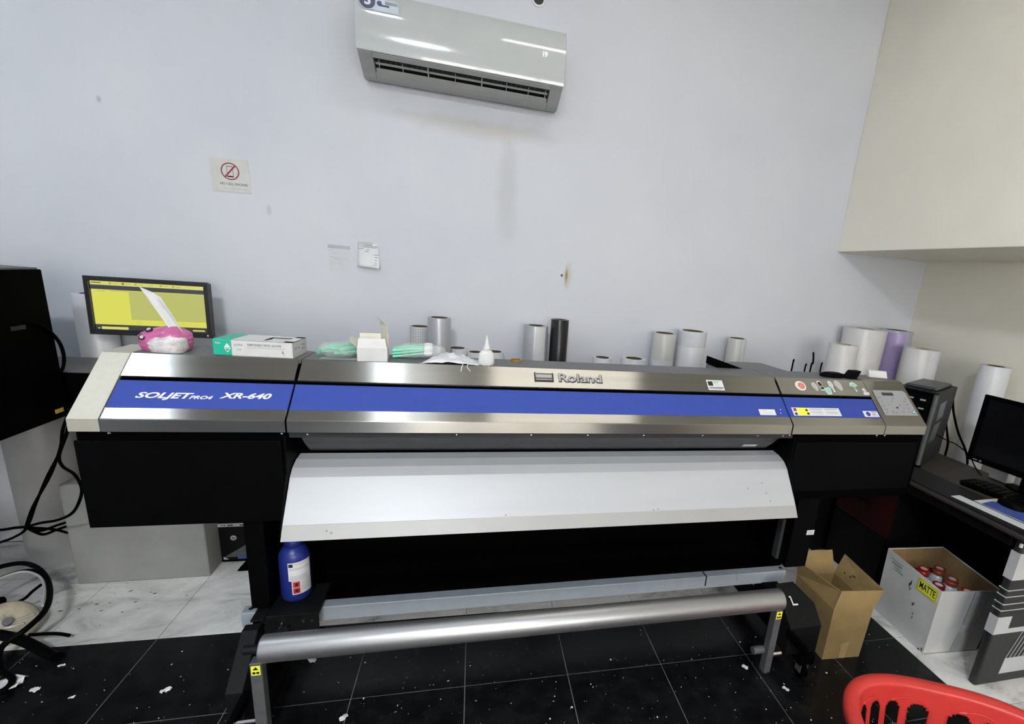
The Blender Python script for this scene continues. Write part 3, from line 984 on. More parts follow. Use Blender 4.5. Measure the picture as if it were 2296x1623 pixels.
# opened white carton
OB = thing('open_carton', 'small opened white carton with raised flap on printer top', 'box', (-0.29, 1.72, 1.2195))
OM = rot((-0.338, 1.676, 1.2195), 6)
M_CREAMC = mat('cream_card', (0.68, 0.64, 0.52), 0.7, 0, .04)
ow, od, oh = .092, .105, .045
o = MB(OM)
o.box(0, ow, 0, .0012, 0, oh)
o.box(0, ow, od - .0012, od, 0, oh)
o.box(0, .0012, 0, od, 0, oh)
o.box(ow - .0012, ow, 0, od, 0, oh)
o.box(0, ow, 0, od, 0, .0012)
o.build('carton', [M_WHITE], OB)
MB(OM).add([(0.002, 0, oh), (ow - .002, 0, oh), (ow - .008, .020, oh + .028), (.004, .020, oh + .028), (0.002, .0012, oh), (ow - .002, .0012, oh), (ow - .008, .0212, oh + .028), (.004, .0212, oh + .028)],
           [(0, 1, 2, 3), (7, 6, 5, 4), (0, 4, 5, 1), (1, 5, 6, 2), (2, 6, 7, 3), (3, 7, 4, 0)]).build('front_flap', M_WHITE, OB)
MB(OM).add([(0, 0, oh), (0, od, oh), (-.022, od - .01, oh + .024), (-.022, .012, oh + .024), (.0012, 0, oh), (.0012, od, oh), (-.021, od - .01, oh + .0248), (-.021, .012, oh + .0248)],
           [(0, 1, 2, 3), (7, 6, 5, 4), (0, 4, 5, 1), (1, 5, 6, 2), (2, 6, 7, 3), (3, 7, 4, 0)]).build('side_flap', M_CREAMC, OB)
MB(OM).add([(0.0, od, oh), (ow, od, oh), (ow, od + .02, oh + .03), (0, od + .02, oh + .03), (0, od + .0012, oh), (ow, od + .0012, oh), (ow, od + .0212, oh + .03), (0, od + .0212, oh + .03)],
           [(0, 1, 2, 3), (7, 6, 5, 4), (0, 4, 5, 1), (1, 5, 6, 2), (2, 6, 7, 3), (3, 7, 4, 0)]).build('back_flap', M_CREAMC, OB)
OMx = Matrix(OM)
quad = lambda pts, nm, mt: MB(OMx).add(pts + [(x + .0012, y + .0008, z) for x, y, z in pts], [(0, 1, 2, 3), (7, 6, 5, 4), (0, 4, 5, 1), (1, 5, 6, 2), (2, 6, 7, 3), (3, 7, 4, 0)]).build(nm, mt, OB)
quad([(ow, .030, oh - .004), (ow - .024, od, oh - .002), (ow - .026, od, oh + .078), (ow - .001, .038, oh + .071)], 'raised_flap', M_CREAMC)
quad([(ow - .026, od, oh + .078), (ow - .001, .038, oh + .071), (ow - .026, .040, oh + .092), (ow - .048, od - .006, oh + .100)], 'tuck_tab', M_WHITE)
mb = MB(OM)
for i in range(10):
    mb.box(.004, .05 + .034 * ((i * 37) % 11) / 10, -.0004, 0, .005 + .0037 * i, .0057 + .0037 * i)
mb.build('print', M_LINK, OB)

# crumpled thin bag / glove
CB = thing('plastic_bag', 'crumpled thin white plastic bag with torn end on the printer edge', 'plastic bag', (-0.05, 1.74, 1.2195))
P = []
for j in range(14):
    row = []
    for i in range(22):
        u, v = i / 21, j / 13
        x = -0.145 + .19 * u + .02 * v
        y = 1.672 + .13 * v * (0.15 + .85 * math.sin(PI * min(1, u * .8 + .06)))
        hump = math.sin(PI * u) * math.sin(PI * min(1, v * .9 + .1))
        z = 1.2205 + .026 * hump * (1.15 - u * .55) + .018 * hump * noise.noise(Vector((u * 7, v * 6, 2))) + .009 * abs(noise.noise(Vector((u * 15, v * 12, 8)))) * (.3 + hump)
        row.append(Vector((x, y, max(1.2202, z))))
    P.append(row)
mb = MB()
mb.grid(P)
M_THINBAG = mat('thin_white_film', (0.60, 0.61, 0.63), 0.3, 0, .05, 40, .3, 60)
mb.build('sheet', M_THINBAG, CB, smooth=80, solid=.0008)
for x in (-.005, .012):
    MB().tube([(x, 1.674, 1.2235), (x - .004, 1.660, 1.2175), (x + (.006 if x > 0 else -.006), 1.652, 1.2060), (x + (.002 if x > 0 else -.008), 1.6475, 1.1990)], .0017, 6).build('torn_strip', M_THINBAG, CB, smooth=60)

# glue bottle
GL_ = thing('glue_bottle', 'small white plastic glue bottle with pointed nozzle', 'bottle', (0.073, 1.700, 1.2195))
P = []
prof = [(0.0, .0), (.85, .0), (1.0, .006), (1.0, .012), (.98, .030), (.92, .040), (.72, .048), (.46, .053), (.40, .056)]
for r, z in prof:
    P.append([Vector((0.073 + .0275 * r * math.cos(a), 1.700 + .0165 * r * math.sin(a), 1.2195 + z)) for a in [2 * PI * i / 28 for i in range(28)]])
mb = MB()
mb.grid(P, True)
mb.build('body', M_WHITEPL, GL_, smooth=60)
MB().lathe([(0, .056), (.0125, .056), (.0125, .063), (.010, .066), (.009, .068), (.0025, .100), (.0018, .104), (0, .1045)], (0.073, 1.700, 1.2195), n=20).build('nozzle', M_WHITEPL, GL_, smooth=40)
mb = MB()
mb.lathe([(.55, .0), (.62, .0), (.62, .4), (.55, .4)], n=24, closed=True)
ar = MB(Matrix.Translation((0.073, 1.6815, 1.2375)) @ Matrix.Diagonal((.017, .0025, .026, 1)) @ Matrix.Rotation(PI / 2, 4, 'X'))
ar.lathe([(.75, -.4), (.85, -.4), (.85, .4), (.75, .4)], n=24, closed=True)
ar.build('embossed_arch', M_STICK, GL_, smooth=40)

# ring of brown tape
tag(MB().lathe([(.017, 0), (.0215, 0), (.0215, .006), (.017, .006)], (0.187, 1.796, 1.2195), n=28, closed=True).build('tape_ring', mat('amber_tape', (0.28, 0.14, 0.02), .3), loc=(0.187, 1.796, 1.2195)), 'thin ring of amber brown tape on the printer lid', 'tape')
# black wedge
BW = MB().add([(1.04, 1.83, 1.2200), (1.165, 1.83, 1.2200), (1.04, 1.93, 1.2200), (1.04, 1.83, 1.254), (1.04, 1.93, 1.254), (1.155, 1.93, 1.2200)],
              [(0, 1, 3), (2, 4, 5), (0, 3, 4, 2), (0, 2, 5, 1), (1, 5, 4, 3)]).build('plastic_wedge', M_BLACK, loc=(1.08, 1.88, 1.22), bevel=.001)
tag(BW, 'black wedge-shaped plastic block on the rear lid', 'wedge')
# scraper tool
HT = thing('hand_scraper', 'black plastic hand scraper with a raised end lying on the printer', 'scraper', (1.57, 1.73, 1.2195))
HP_ = []
for z, k in ((0, .92), (.006, 1), (.014, .9), (.019, .55)):
    HP_.append([Vector((1.545 + .062 * k * math.cos(2 * PI * i / 24), 1.735 + .034 * k * math.sin(2 * PI * i / 24), 1.2197 + z)) for i in range(24)])
mb = MB()
mb.grid(HP_, True)
mb.add([tuple(p) for p in HP_[-1]], [tuple(range(24))])
mb.add([tuple(p) for p in HP_[0]], [tuple(range(24))[::-1]])
mb.build('grip', M_BLACKM, HT, smooth=50)
MB(rot((1.612, 1.715, 1.2197), -8)).add([(-.018, -.018, 0), (.028, -.018, 0), (.028, .018, 0), (-.018, .018, 0), (.002, -.018, .034), (.044, -.018, .036), (.044, .018, .036), (.002, .018, .034)],
    [(0, 3, 2, 1), (4, 5, 6, 7), (0, 1, 5, 4), (1, 2, 6, 5), (2, 3, 7, 6), (3, 0, 4, 7)]).build('raised_end', M_BLACKM, HT, bevel=.002)
# folded white card at the right corner
tag(MB().add([(1.742, 1.735, 1.2240), (1.822, 1.715, 1.2240), (1.822, 1.730, 1.2240), (1.742, 1.750, 1.2240), (1.735, 1.740, 1.254), (1.815, 1.722, 1.254), (1.816, 1.737, 1.254), (1.736, 1.755, 1.254)],
             [(0, 3, 2, 1), (4, 5, 6, 7), (0, 1, 5, 4), (1, 2, 6, 5), (2, 3, 7, 6), (3, 0, 4, 7)]).build('folded_card', M_WHITE, loc=(1.78, 1.73, 1.224), bevel=.001), 'folded white card standing at the printer right end', 'card')
# cable ends poking up behind the printer
CE = thing('printer_cable', 'black cable ends poking up behind the printer', 'cable', (1.8, 2.12, 0))
for x, zt in ((1.665, 1.215), (1.745, 1.195), (1.842, 1.205)):
    MB().tube([(x, 2.16, .02), (x + .01, 2.16, .6), (x, 2.16, zt - .06), (x + .004, 2.16, zt)], .0042, 8).build('cable_end', M_BLACK, CE, smooth=60)
MB().tube([(1.775, 2.16, .02), (1.785, 2.16, .7), (1.779, 2.16, 1.16), (1.787, 2.16, 1.20), (1.783, 2.16, 1.235), (1.776, 2.16, 1.262)], .0045, 8).build('cable_end', M_BLACK, CE, smooth=60)

# ------------------------------------------------------------------ blue bottle on the bracket
BB = thing('solvent_bottle', 'blue plastic bottle with hazard label on the printer bracket', 'bottle', (-0.540, 1.612, .410))
MB().lathe([(0, 0), (.040, 0), (.044, .004), (.046, .02), (.046, .150), (.044, .165), (.036, .182), (.026, .190), (.024, .192), (.024, .197), (0, .197)], (-0.540, 1.612, .410), n=40).build('body', mat('blue_hdpe', (0.014, 0.028, 0.20), .38, 0, .06), BB, smooth=40)
MB().lathe([(0, .192), (.027, .192), (.028, .195), (.028, .218), (.026, .221), (0, .221)], (-0.540, 1.612, .410), n=30).build('cap', mat('blue_cap', (0.009, 0.016, 0.15), .4), BB, smooth=40)


def patch(a0, a1, z0, z1, r, mt, name, par, n=14):
    mb = MB()
    mb.lathe([(r, z0), (r, z1)], (-0.540, 1.612, .410), n=n, a0=math.radians(a0), a1=math.radians(a1))
    return mb.build(name, mt, par, smooth=60)


lb = patch(262, 352, .082, .150, .0466, M_STICK, 'label', BB)
for i, (z, a) in enumerate(((.146, 330), (.141, 325), (.128, 345), (.124, 345), (.100, 335), (.096, 335), (.092, 330), (.088, 335))):
    patch(285 if i < 2 else 266, a, z - .0011, z, .0470, M_GINK, 'print', lb)
patch(265, 280, .134, .146, .0470, M_INK, 'print', lb)
lb2 = patch(272, 352, .030, .081, .0466, M_STICK, 'hazard_label', BB)
patch(276, 301, .034, .055, .0470, M_RED, 'hazard_square', lb2, 6)
patch(276, 301, .057, .078, .0470, M_RED, 'hazard_square', lb2, 6)
patch(283, 295, .040, .049, .0474, M_INK, 'print', lb2, 6)
patch(284, 294, .062, .073, .0474, M_INK, 'print', lb2, 6)
for z in (.075, .070, .065, .060, .055, .050, .045):
    patch(306, 348, z - .001, z, .0470, M_GINK, 'print', lb2)

# ------------------------------------------------------------------ wall things
# air conditioner
AC = thing('air_conditioner', 'white wall-mounted split air conditioner with open louvre', 'air conditioner', (-0.025, 2.79, 2.341))
ax0, ax1 = -0.482, 0.430
front = [(2.570, 2.404), (2.565, 2.43), (2.562, 2.48), (2.563, 2.54), (2.574, 2.60), (2.60, 2.637), (2.64, 2.648)]
MB().box(ax0 + .01, ax1 - .01, 2.70, 2.788, 2.36, 2.62).build('chassis', M_ACLIP, AC)
MB().strip(front, ax0, ax1, .012).build('front_panel', M_ACBODY, AC, bevel=.003, smooth=30)
MB().prism([(2.60, 2.632), (2.64, 2.646), (2.788, 2.646), (2.788, 2.635), (2.60, 2.62)], ax0, ax1).build('top_grille', M_ACBODY, AC)
side = [(2.788, 2.352), (2.745, 2.342), (2.725, 2.341), (2.705, 2.346), (2.579, 2.402), (2.580, 2.59), (2.62, 2.63), (2.788, 2.635)]
for a, b in ((ax0 + .004, ax0 + .062), (ax1 - .062, ax1 - .004)):
    MB().prism(side, a, b).build('side_cheek', M_ACLIP, AC, bevel=.004)
MB().prism([(2.680, 2.357), (2.705, 2.346), (2.725, 2.341), (2.745, 2.342), (2.788, 2.352), (2.788, 2.375), (2.690, 2.375)], ax0 + .062, ax1 - .062).build('lower_lip', M_ACLIP, AC, bevel=.002)
MB().prism([(2.579, 2.402), (2.604, 2.391), (2.608, 2.42), (2.580, 2.43)], ax0 + .062, ax1 - .062).build('upper_lip', M_ACLIP, AC, bevel=.002)
MB().prism([(2.60, 2.425), (2.69, 2.375), (2.70, 2.38), (2.61, 2.435)], ax0 + .062, ax1 - .062).build('outlet_back', M_INK, AC)
for pr_ in ([(2.662, 2.370), (2.686, 2.354), (2.687, 2.357), (2.663, 2.373)], [(2.636, 2.386), (2.645, 2.381), (2.646, 2.383), (2.637, 2.388)]):
    MB().prism(pr_, ax0 + .068, ax1 - .068).build('louvre', M_ACLIP, AC)
for i, x in enumerate((-.40, -.30, -.19, -.07, .05, .165, .27, .352)):
    big = i in (2, 4)
    w_ = .003 if big else .0015
    MB().prism([(2.618 if big else 2.63, 2.388 if not big else 2.394), (2.668, 2.363), (2.672, 2.368), (2.62 if big else 2.632, 2.398)], x - w_, x + w_).build('louvre_rib', M_ACLIP, AC)
for i in range(34):
    x = ax0 + .085 + i * .0225
    MB().prism([(2.612, 2.414), (2.660, 2.386), (2.662, 2.392), (2.614, 2.420)], x, x + .0012).build('vane', M_GREYMETAL, AC)
# energy label follows the panel
MA = frame((-.465, 2.5635, 2.545), (1, 0, 0), (0, .07, .9975))
es = MB(MA).box(.055, .160, .010, .056, .0005, .0012).build('energy_label', mat('silver_label', (0.36, 0.39, 0.42), .3, .3), AC, label='silver and navy energy rating label')
M_NAVY = mat('navy_ink', (0.035, 0.045, 0.12), .35)
MB(MA).cyl((.035, .044, .0006), (.035, .044, .0016), .036, n=32).build('rating_badge', mat('badge_rim', (.45, .47, .50), .3), es)
MB(MA).cyl((.035, .044, .0016), (.035, .044, .0020), .032, n=32).build('rating_disc', M_NAVY, es)
text('lettering', '3', M_STICK, es, MA @ Matrix.Translation((.037, .044, .0024)), .052, 0, 1.1, .002)
mb = MB(MA)
mb.cyl((.083, .040, .0012), (.083, .040, .0016), .010, n=16)
mb.box(.083, .122, .030, .037, .0012, .0016)
mb.build('print', M_NAVY, es)
MB(MA).box(.105, .155, .040, .052, .0012, .0016).build('print', M_GINK, es)
text('display_digits', '19', emit('digit_glow', (0.9, 0.97, 1.0), 0.8), AC, frame((.329, 2.5612, 2.520), (1, 0, 0), (0, 0, 1)), .030, 0, .85, .0004)
# pipe hole in the wall above the unit
PH = thing('pipe_hole', 'dark round pipe hole with white rim above the air conditioner', 'pipe hole', (.312, 2.79, 2.835))
MB().lathe([(.026, -.004), (.034, -.004), (.034, 0.0), (.026, 0.0)], (.312, 2.789, 2.835), n=28, axis='y', closed=True).build('rim', M_WHITEPL, PH, smooth=40)
MB().cyl((.312, 2.789, 2.835), (.312, 2.7875, 2.835), .026, n=24).build('opening', M_INK, PH)

# no cell phones sign
NS = thing('no_phones_sign', 'paper sign with red crossed-out phone and NO CELL PHONES', 'sign', (-1.078, 2.789, 1.85))
NM = frame((-1.158, 2.7885, 1.7815), (1, .0, .028), (0, 0, 1))
MB(NM).box(0, .158, 0, .144, 0, .0008).build('paper', mat('yellowed_paper', (0.60, 0.60, 0.565), .6, 0, .05, 20), NS)
rg = MB(NM @ Matrix.Translation((.081, .090, .0008)))
rg.lathe([(.0325, 0), (.0375, 0), (.0375, .0005), (.0325, .0005)], n=36, closed=True)
rg.build('prohibition_ring', M_MAROON, NS)
ph = MB(NM)
for a, b, c, d in ((.068, .0695, .066, .112), (.092, .0935, .066, .112), (.068, .0935, .110, .1125), (.068, .0935, .0645, .0705)):
    ph.box(a, b, c, d, .0008, .0012)
ph.build('phone_symbol', M_INK, NS)
MB(NM @ Matrix.Translation((.081, .090, 0)) @ Matrix.Rotation(math.radians(48), 4, 'Z')).box(-.033, .033, -.0033, .0033, .0012, .0016).build('prohibition_bar', M_MAROON, NS)
text('lettering', 'NO CELL PHONES', M_GINK, NS, NM @ Matrix.Translation((.091, .0345, .0010)), .0150, 0, .93, .0005, .0003)
mb = MB(NM)
for a, b in ((.048, .072), (.076, .096), (.100, .124), (.128, .148)):
    mb.box(a, b, .014, .0165, .0008, .0012)
    for q in range(4):
        xx = a + (b - a) * (q + .3) / 4
        mb.box(xx, xx + .0016, .0165, .0165 + .004 * (1 + q % 2 * .5), .0008, .0012)
        mb.box(xx + .002, xx + .0036, .0115, .014, .0008, .0012)
mb.build('print', M_LINK, NS)

# two taped notes
M_PAPER = mat('note_paper', (0.60, 0.615, 0.65), .7, 0, .03)
M_TAPE = mat('clear_tape', (0.62, 0.64, 0.66), .25, 0, .04, 20, alpha=.55)
N1 = thing('wall_note', 'faded typed note taped flat to the wall', 'note', (-.627, 2.789, 1.52))
NA = frame((-.677, 2.7886, 1.462), (1, 0, .0), (0, 0, 1))
MB(NA).box(0, .098, 0, .118, 0, .0006).build('paper', M_PAPER, N1)
mb = MB(NA)
for i, (a, b, y) in enumerate(((.005, .07, .108), (.005, .022, .098), (.02, .045, .085), (.005, .05, .062), (.02, .092, .056), (.006, .018, .045), (.024, .036, .045), (.042, .06, .044), (.005, .068, .034), (.05, .07, .026))):
    mb.box(a, b, y, y + .0028, .0006, .0010)
mb.build('print', M_LINK, N1)
MB(NA).box(-.003, .101, .110, .126, .0010, .0014).build('tape', M_TAPE, N1)
N2 = thing('wall_note', 'hand-written note curling away from the wall', 'note', (-.48, 2.789, 1.55))
P = []
for j in range(9):
    v = j / 8
    cu = .026 * max(0, (v - .2) / .8) ** 2
    P.append([Vector((-.541 + .102 * u + .004 * v * (u - .3), 2.7875 - cu * (.35 + .65 * u), 1.606 - .118 * v + .004 * (1 - u))) for u in [i / 6 for i in range(7)]])
mb = MB()
mb.grid(P)
mb.build('paper', mat('note_paper_white', (0.70, 0.71, 0.73), .7, 0, .03), N2, smooth=60, solid=.0008)
for i, (a, b, v) in enumerate(((.3, .95, .06), (.15, .9, .12), (.05, .3, .2), (.4, .55, .22), (.32, .5, .3), (.1, .32, .42), (.45, .6, .42), (.7, .98, .42), (.08, .3, .52), (.38, .58, .53), (.66, .95, .52), (.12, .35, .62), (.5, .9, .64), (.08, .55, .74), (.65, .9, .75), (.66, .92, .84))):
    cu = .026 * max(0, (v - .2) / .8) ** 2
    u = (a + b) / 2
    mb = MB()
    pts = []
    for uu in (a, b):
        for dv in (0, .028):
            vv = v + dv
            cc = .026 * max(0, (vv - .2) / .8) ** 2
            pts.append((-.541 + .102 * uu, 2.7868 - cc * (.35 + .65 * uu), 1.606 - .118 * vv))
    mb.add(pts, [(0, 1, 3, 2)])
    mb.build('handwriting', M_GINK, N2)
MB().box(-.535, -.47, 2.7868, 2.7872, 1.598, 1.616).build('tape', M_TAPE, N2)

# ------------------------------------------------------------------ rolls standing behind the printer
M_RSILVER = mat('silver_vinyl', (0.42, 0.43, 0.455), .32, .25, .05, 8)
M_RCLEAR = mat('milky_film', (0.60, 0.60, 0.59), .32, 0, .06, 8)
M_RWHITE = mat('white_film', (0.66, 0.67, 0.70), .32, 0, .05, 8)
M_RGREY = mat('grey_film', (0.50, 0.50, 0.48), .32, 0, .05, 8)
M_RBLACK = mat('black_vinyl', (0.008, 0.008, 0.009), .28, 0, .1, 20)
M_RPURPLE = mat('lilac_vinyl', (0.40, 0.31, 0.56), .3, 0, .05, 60)


def grid_paper():
    mt = bpy.data.materials.new('squared_backing_paper')
    mt.use_nodes = True
    nt = mt.node_tree
    N, L = nt.nodes, nt.links
    b = N['Principled BSDF']
    b.inputs['Roughness'].default_value = .5
    tc = N.new('ShaderNodeTexCoord').outputs['Object']
    sep = N.new('ShaderNodeSeparateXYZ')
    L.new(tc, sep.inputs[0])
    at_ = N.new('ShaderNodeMath'); at_.operation = 'ARCTAN2'
    L.new(sep.outputs['Y'], at_.inputs[0]); L.new(sep.outputs['X'], at_.inputs[1])
    outs = []
    for src, sc in ((at_.outputs[0], 1 / .24), (sep.outputs['Z'], 1 / .0125)):
        m1 = N.new('ShaderNodeMath'); m1.operation = 'MULTIPLY'; m1.inputs[1].default_value = sc
        L.new(src, m1.inputs[0])
        m2 = N.new('ShaderNodeMath'); m2.operation = 'FRACT'
        L.new(m1.outputs[0], m2.inputs[0])
        m3 = N.new('ShaderNodeMath'); m3.operation = 'LESS_THAN'; m3.inputs[1].default_value = .16
        L.new(m2.outputs[0], m3.inputs[0])
        outs.append(m3.outputs[0])
    mx = N.new('ShaderNodeMath'); mx.operation = 'MAXIMUM'
    L.new(outs[0], mx.inputs[0]); L.new(outs[1], mx.inputs[1])
    mc = N.new('ShaderNodeMix'); mc.data_type = 'RGBA'
    L.new(mx.outputs[0], mc.inputs['Factor'])
    mc.inputs['A'].default_value = (.60, .60, .60, 1)
    mc.inputs['B'].default_value = (.30, .31, .33, 1)
    L.new(mc.outputs['Result'], b.inputs['Base Color'])
    return mt


M_RGRID = grid_paper()
GRP = 'media rolls standing along the wall'


M_CORET = mat('pale_core', (0.36, 0.30, 0.21), .8, 0, .1, 20)


def roll(x, y, r, h, mt, label, core=.038, band=None, edge=None, lean=0.0, patch_=None):
    t = thing('media_roll', label, 'media roll', (x, y, 0), GRP)
    core = min(core, r * .72)
    dv = Matrix.Translation((x, y, 0)) @ Matrix.Rotation(lean, 4, 'Y') @ Matrix.Translation((-x, -y, 0))
    MB(dv).lathe([(core + .003, 0.0005), (r - .001, 0.0005), (r, .002), (r, h - .002), (r - .001, h), (core + .003, h)], (x, y, 0), n=40, closed=True).build('body', mt, t, smooth=35)
    MB(dv).lathe([(core, 0.0005), (core + .003, 0.0005), (core + .003, h + .001), (core, h + .001)], (x, y, 0), n=28, closed=True).build('core_tube', M_CORET if mt is M_RCLEAR else M_CORE, t, smooth=35)
    if patch_:
        MB(dv).lathe([(r + .0002, .01), (r + .0010, .01), (r + .0010, h - .015), (r + .0002, h - .015)], (x, y, 0), n=18, a0=math.radians(patch_[0]), a1=math.radians(patch_[1]), closed=True).build('coloured_face', patch_[2], t, smooth=35)
    if band:
        MB(dv).lathe([(r + .0004, band[0]), (r + .0012, band[0]), (r + .0012, band[1]), (r + .0004, band[1])], (x, y, 0), n=40, closed=True).build('wrap_band', band[2], t, smooth=35)
    if edge is not None:
        a = math.radians(edge)
        c0 = MB(dv).lathe([(r + .0002, .002), (r + .0014, .002), (r + .0014, h - .002), (r + .0002, h - .002)], (x, y, 0), n=10, a0=a, a1=a + .9, closed=True)
        c0.build('loose_end', MATS.get('white_film'), t, smooth=35)
    return t


roll(-.233, 2.700, .050, 1.213, M_RGRID, 'roll with grey squared backing paper', .036)
roll(-.130, 2.600, .057, 1.276, M_RSILVER, 'tall silver grey roll beside the squared roll')
roll(-.040, 2.710, .050, 1.105, M_RWHITE, 'low white roll just right of the tall silver grey roll')
roll(.055, 2.705, .042, 1.088, M_RWHITE, 'low white roll behind the glue bottle on the left', .033)
roll(.160, 2.705, .050, 1.095, M_RWHITE, 'low white roll behind the glue bottle on the right')
roll(.379, 2.68, .067, 1.256, M_RSILVER, 'silver roll with loose white end beside the black roll', edge=262)
roll(.512, 2.68, .050, 1.297, M_RBLACK, 'glossy black roll standing among white rolls', .030)
roll(.778, 2.68, .056, 1.094, M_RWHITE, 'low white roll with brown core, right of the black roll')
roll(.972, 2.68, .072, 1.097, M_RWHITE, 'wider low white roll beside the grey film roll', .046)
roll(1.148, 2.68, .069, 1.257, M_RGREY, 'grey film roll with a paler wrap near the lid', .05, (.95, 1.10, M_RWHITE))
roll(1.327, 2.68, .085, 1.280, M_RWHITE, 'thick white film roll with a clear top band', .06, (1.19, 1.279, mat('band_film', (.62, .64, .68), .12)))
roll(1.634, 2.68, .057, 1.252, M_RGREY, 'thin grey film roll with shiny end behind the wedge', .045, edge=275)
roll(2.191, 2.42, .083, 1.284, M_RCLEAR, 'milky film roll in front of the widest roll')
roll(2.531, 2.64, .129, 1.369, M_RCLEAR, 'widest milky roll in the corner', .05)
roll(2.802, 2.66, .100, 1.372, mat('silver_blue_film', (.36, .38, .44), .3, 0, .05, 8), 'lilac purple roll in the corner', .06, patch_=(184, 262, M_RPURPLE))
roll(2.757, 2.40, .100, 1.288, M_RCLEAR, 'milky roll in front of the lilac roll', edge=250)
roll(2.905, 2.05, .072, 1.255, M_RWHITE, 'white roll standing behind the black monitor')
roll(2.93, 1.74, .065, 0.88, M_RWHITE, 'short white roll behind the desk under the black monitor')
roll(-1.885, 2.645, .125, .835, mat('greyer_film', (.36, .36, .365), .4, 0, .08, 6), 'thick white roll at the far left under the black machine')  # film is greyer here than on the other white rolls
roll(-1.640, 2.705, .070, 1.277, M_RWHITE, 'white roll behind the screen and the black machine')

# ------------------------------------------------------------------ left: black machine, screen, block
BM = thing('black_plotter', 'tall black machine cabinet at the left edge', 'machine', (-1.9, 2.0, 0))
MB().box(-2.60, -1.537, 1.45, 2.300, .828, 1.397).build('tall_body', M_BLACK, BM, bevel=.004)
MB().box(-2.60, -1.545, 1.45, 2.292, 1.397, 1.403).build('top_plate', M_DGREY, BM)
for x, y in ((-2.55, 1.55), (-2.55, 2.25)):
    MB().box(x - .03, x + .03, y - .03, y + .03, 0, .83).build('leg', M_BLACKM, BM)
BN = thing('black_bench', 'low black bench behind the printer carrying the yellow-screen monitor', 'bench', (-1.5, 2.47, 0))
MB().box(-2.2, -.90, 2.335, 2.615, .845, .994).build('bench_body', M_BLACK, BN, bevel=.003)
MB().box(-2.2, -.90, 2.335, 2.615, .994, 1.0).build('bench_top', M_DGREY, BN, bevel=.002)
for x in (-2.18, -.98):
    MB().box(x - .02, x + .02, 2.57, 2.61, 0, .846).build('leg', M_BLACKM, BN)
MB().box(-1.5365, -1.5355, 2.235, 2.275, .852, .868).build('sticker', mat('orange_label', (0.62, 0.38, 0.06), .5), BM, label='orange sticker')
MB().tube([(-1.540, 2.18, 1.215), (-1.533, 2.25, 1.19), (-1.532, 2.305, 1.13), (-1.531, 2.318, 1.07), (-1.533, 2.305, 1.02), (-1.55, 2.29, .99)], .006, 8).build('hanging_cable', M_BLACK, BM, smooth=60)
mb = MB()
mb.box(-1.5368, -1.5345, 2.02, 2.06, 1.16, 1.23)
mb.box(-1.5368, -1.5345, 2.12, 2.18, 1.19, 1.205)
mb.build('latch', M_INK, BM)
tag(MB().add([(-1.50, 2.45, 1.0002), (-1.33, 2.43, 1.0002), (-1.31, 2.55, 1.0002), (-1.44, 2.57, 1.0002), (-1.46, 2.46, 1.03), (-1.37, 2.45, 1.04), (-1.35, 2.53, 1.035), (-1.42, 2.54, 1.025)],
             [(0, 3, 2, 1), (4, 5, 6, 7), (0, 1, 5, 4), (1, 2, 6, 5), (2, 3, 7, 6), (3, 0, 4, 7)]).build('black_pouch', M_BLACK, loc=(-1.4, 2.5, 1.0), bevel=.01), 'low black pouch on the black bench', 'pouch')

MO = thing('monitor', 'small monitor with a bright yellow program window', 'monitor', (-1.366, 2.60, 1.0))
MM = frame((-1.366, 2.600, 1.240), (1, 0, .012), (0, .06, 1))      # x right, y up, z towards viewer


def mon(parent, M, w_, h_, b_, bb, depth, frame_m):
    mb = MB(M)
    mb.box(-w_ / 2, w_ / 2, h_ / 2 - b_, h_ / 2, 0, .012)
    mb.box(-w_ / 2, w_ / 2, -h_ / 2, -h_ / 2 + bb, 0, .012)
    mb.box(-w_ / 2, -w_ / 2 + b_, -h_ / 2 + bb, h_ / 2 - b_, 0, .012)
    mb.box(w_ / 2 - b_, w_ / 2, -h_ / 2 + bb, h_ / 2 - b_, 0, .012)
    mb.build('bezel', frame_m, parent, bevel=.002)
    mb = MB(M)
    mb.box(-w_ / 2 + .004, w_ / 2 - .004, -h_ / 2 + .004, h_ / 2 - .004, -depth, -.0002)
    mb.build('back_shell', frame_m, parent, bevel=.004)


mon(MO, MM, .464, .252, .020, .024, .03, mat('monitor_black', (0.02, 0.021, 0.023), .4))
E_Y = emit('screen_yellow', (0.80, 0.80, 0.12), 0.47)
E_Y2 = emit('screen_pale_yellow', (0.78, 0.76, 0.20), 0.47)
E_O = emit('screen_olive', (0.56, 0.58, 0.16), 0.47)
E_D = emit('screen_grey', (0.055, 0.055, 0.075), 0.47)
E_T = emit('screen_taskbar', (0.05, 0.05, 0.05), 0.47)
E_W = emit('screen_white', (0.8, 0.8, 0.75), 0.47)
E_R = emit('screen_brown', (0.20, 0.10, 0.02), 0.47)
E_G = emit('screen_green', (0.35, 0.48, 0.03), 0.47)
sc = MB(MM)
sx0, sx1, sy0, sy1 = -.212, .212, -.102, .106
scr = [E_Y, E_Y2, E_O, E_D, E_T, E_W, E_R, E_G]


def sr(k, a, b, c, d, z=.0022):
    sc.cur = k
    sc.box(sx0 + a * (sx1 - sx0), sx0 + b * (sx1 - sx0), sy0 + c * (sy1 - sy0), sy0 + d * (sy1 - sy0), z - .001 if z > .0025 else .0002, z)


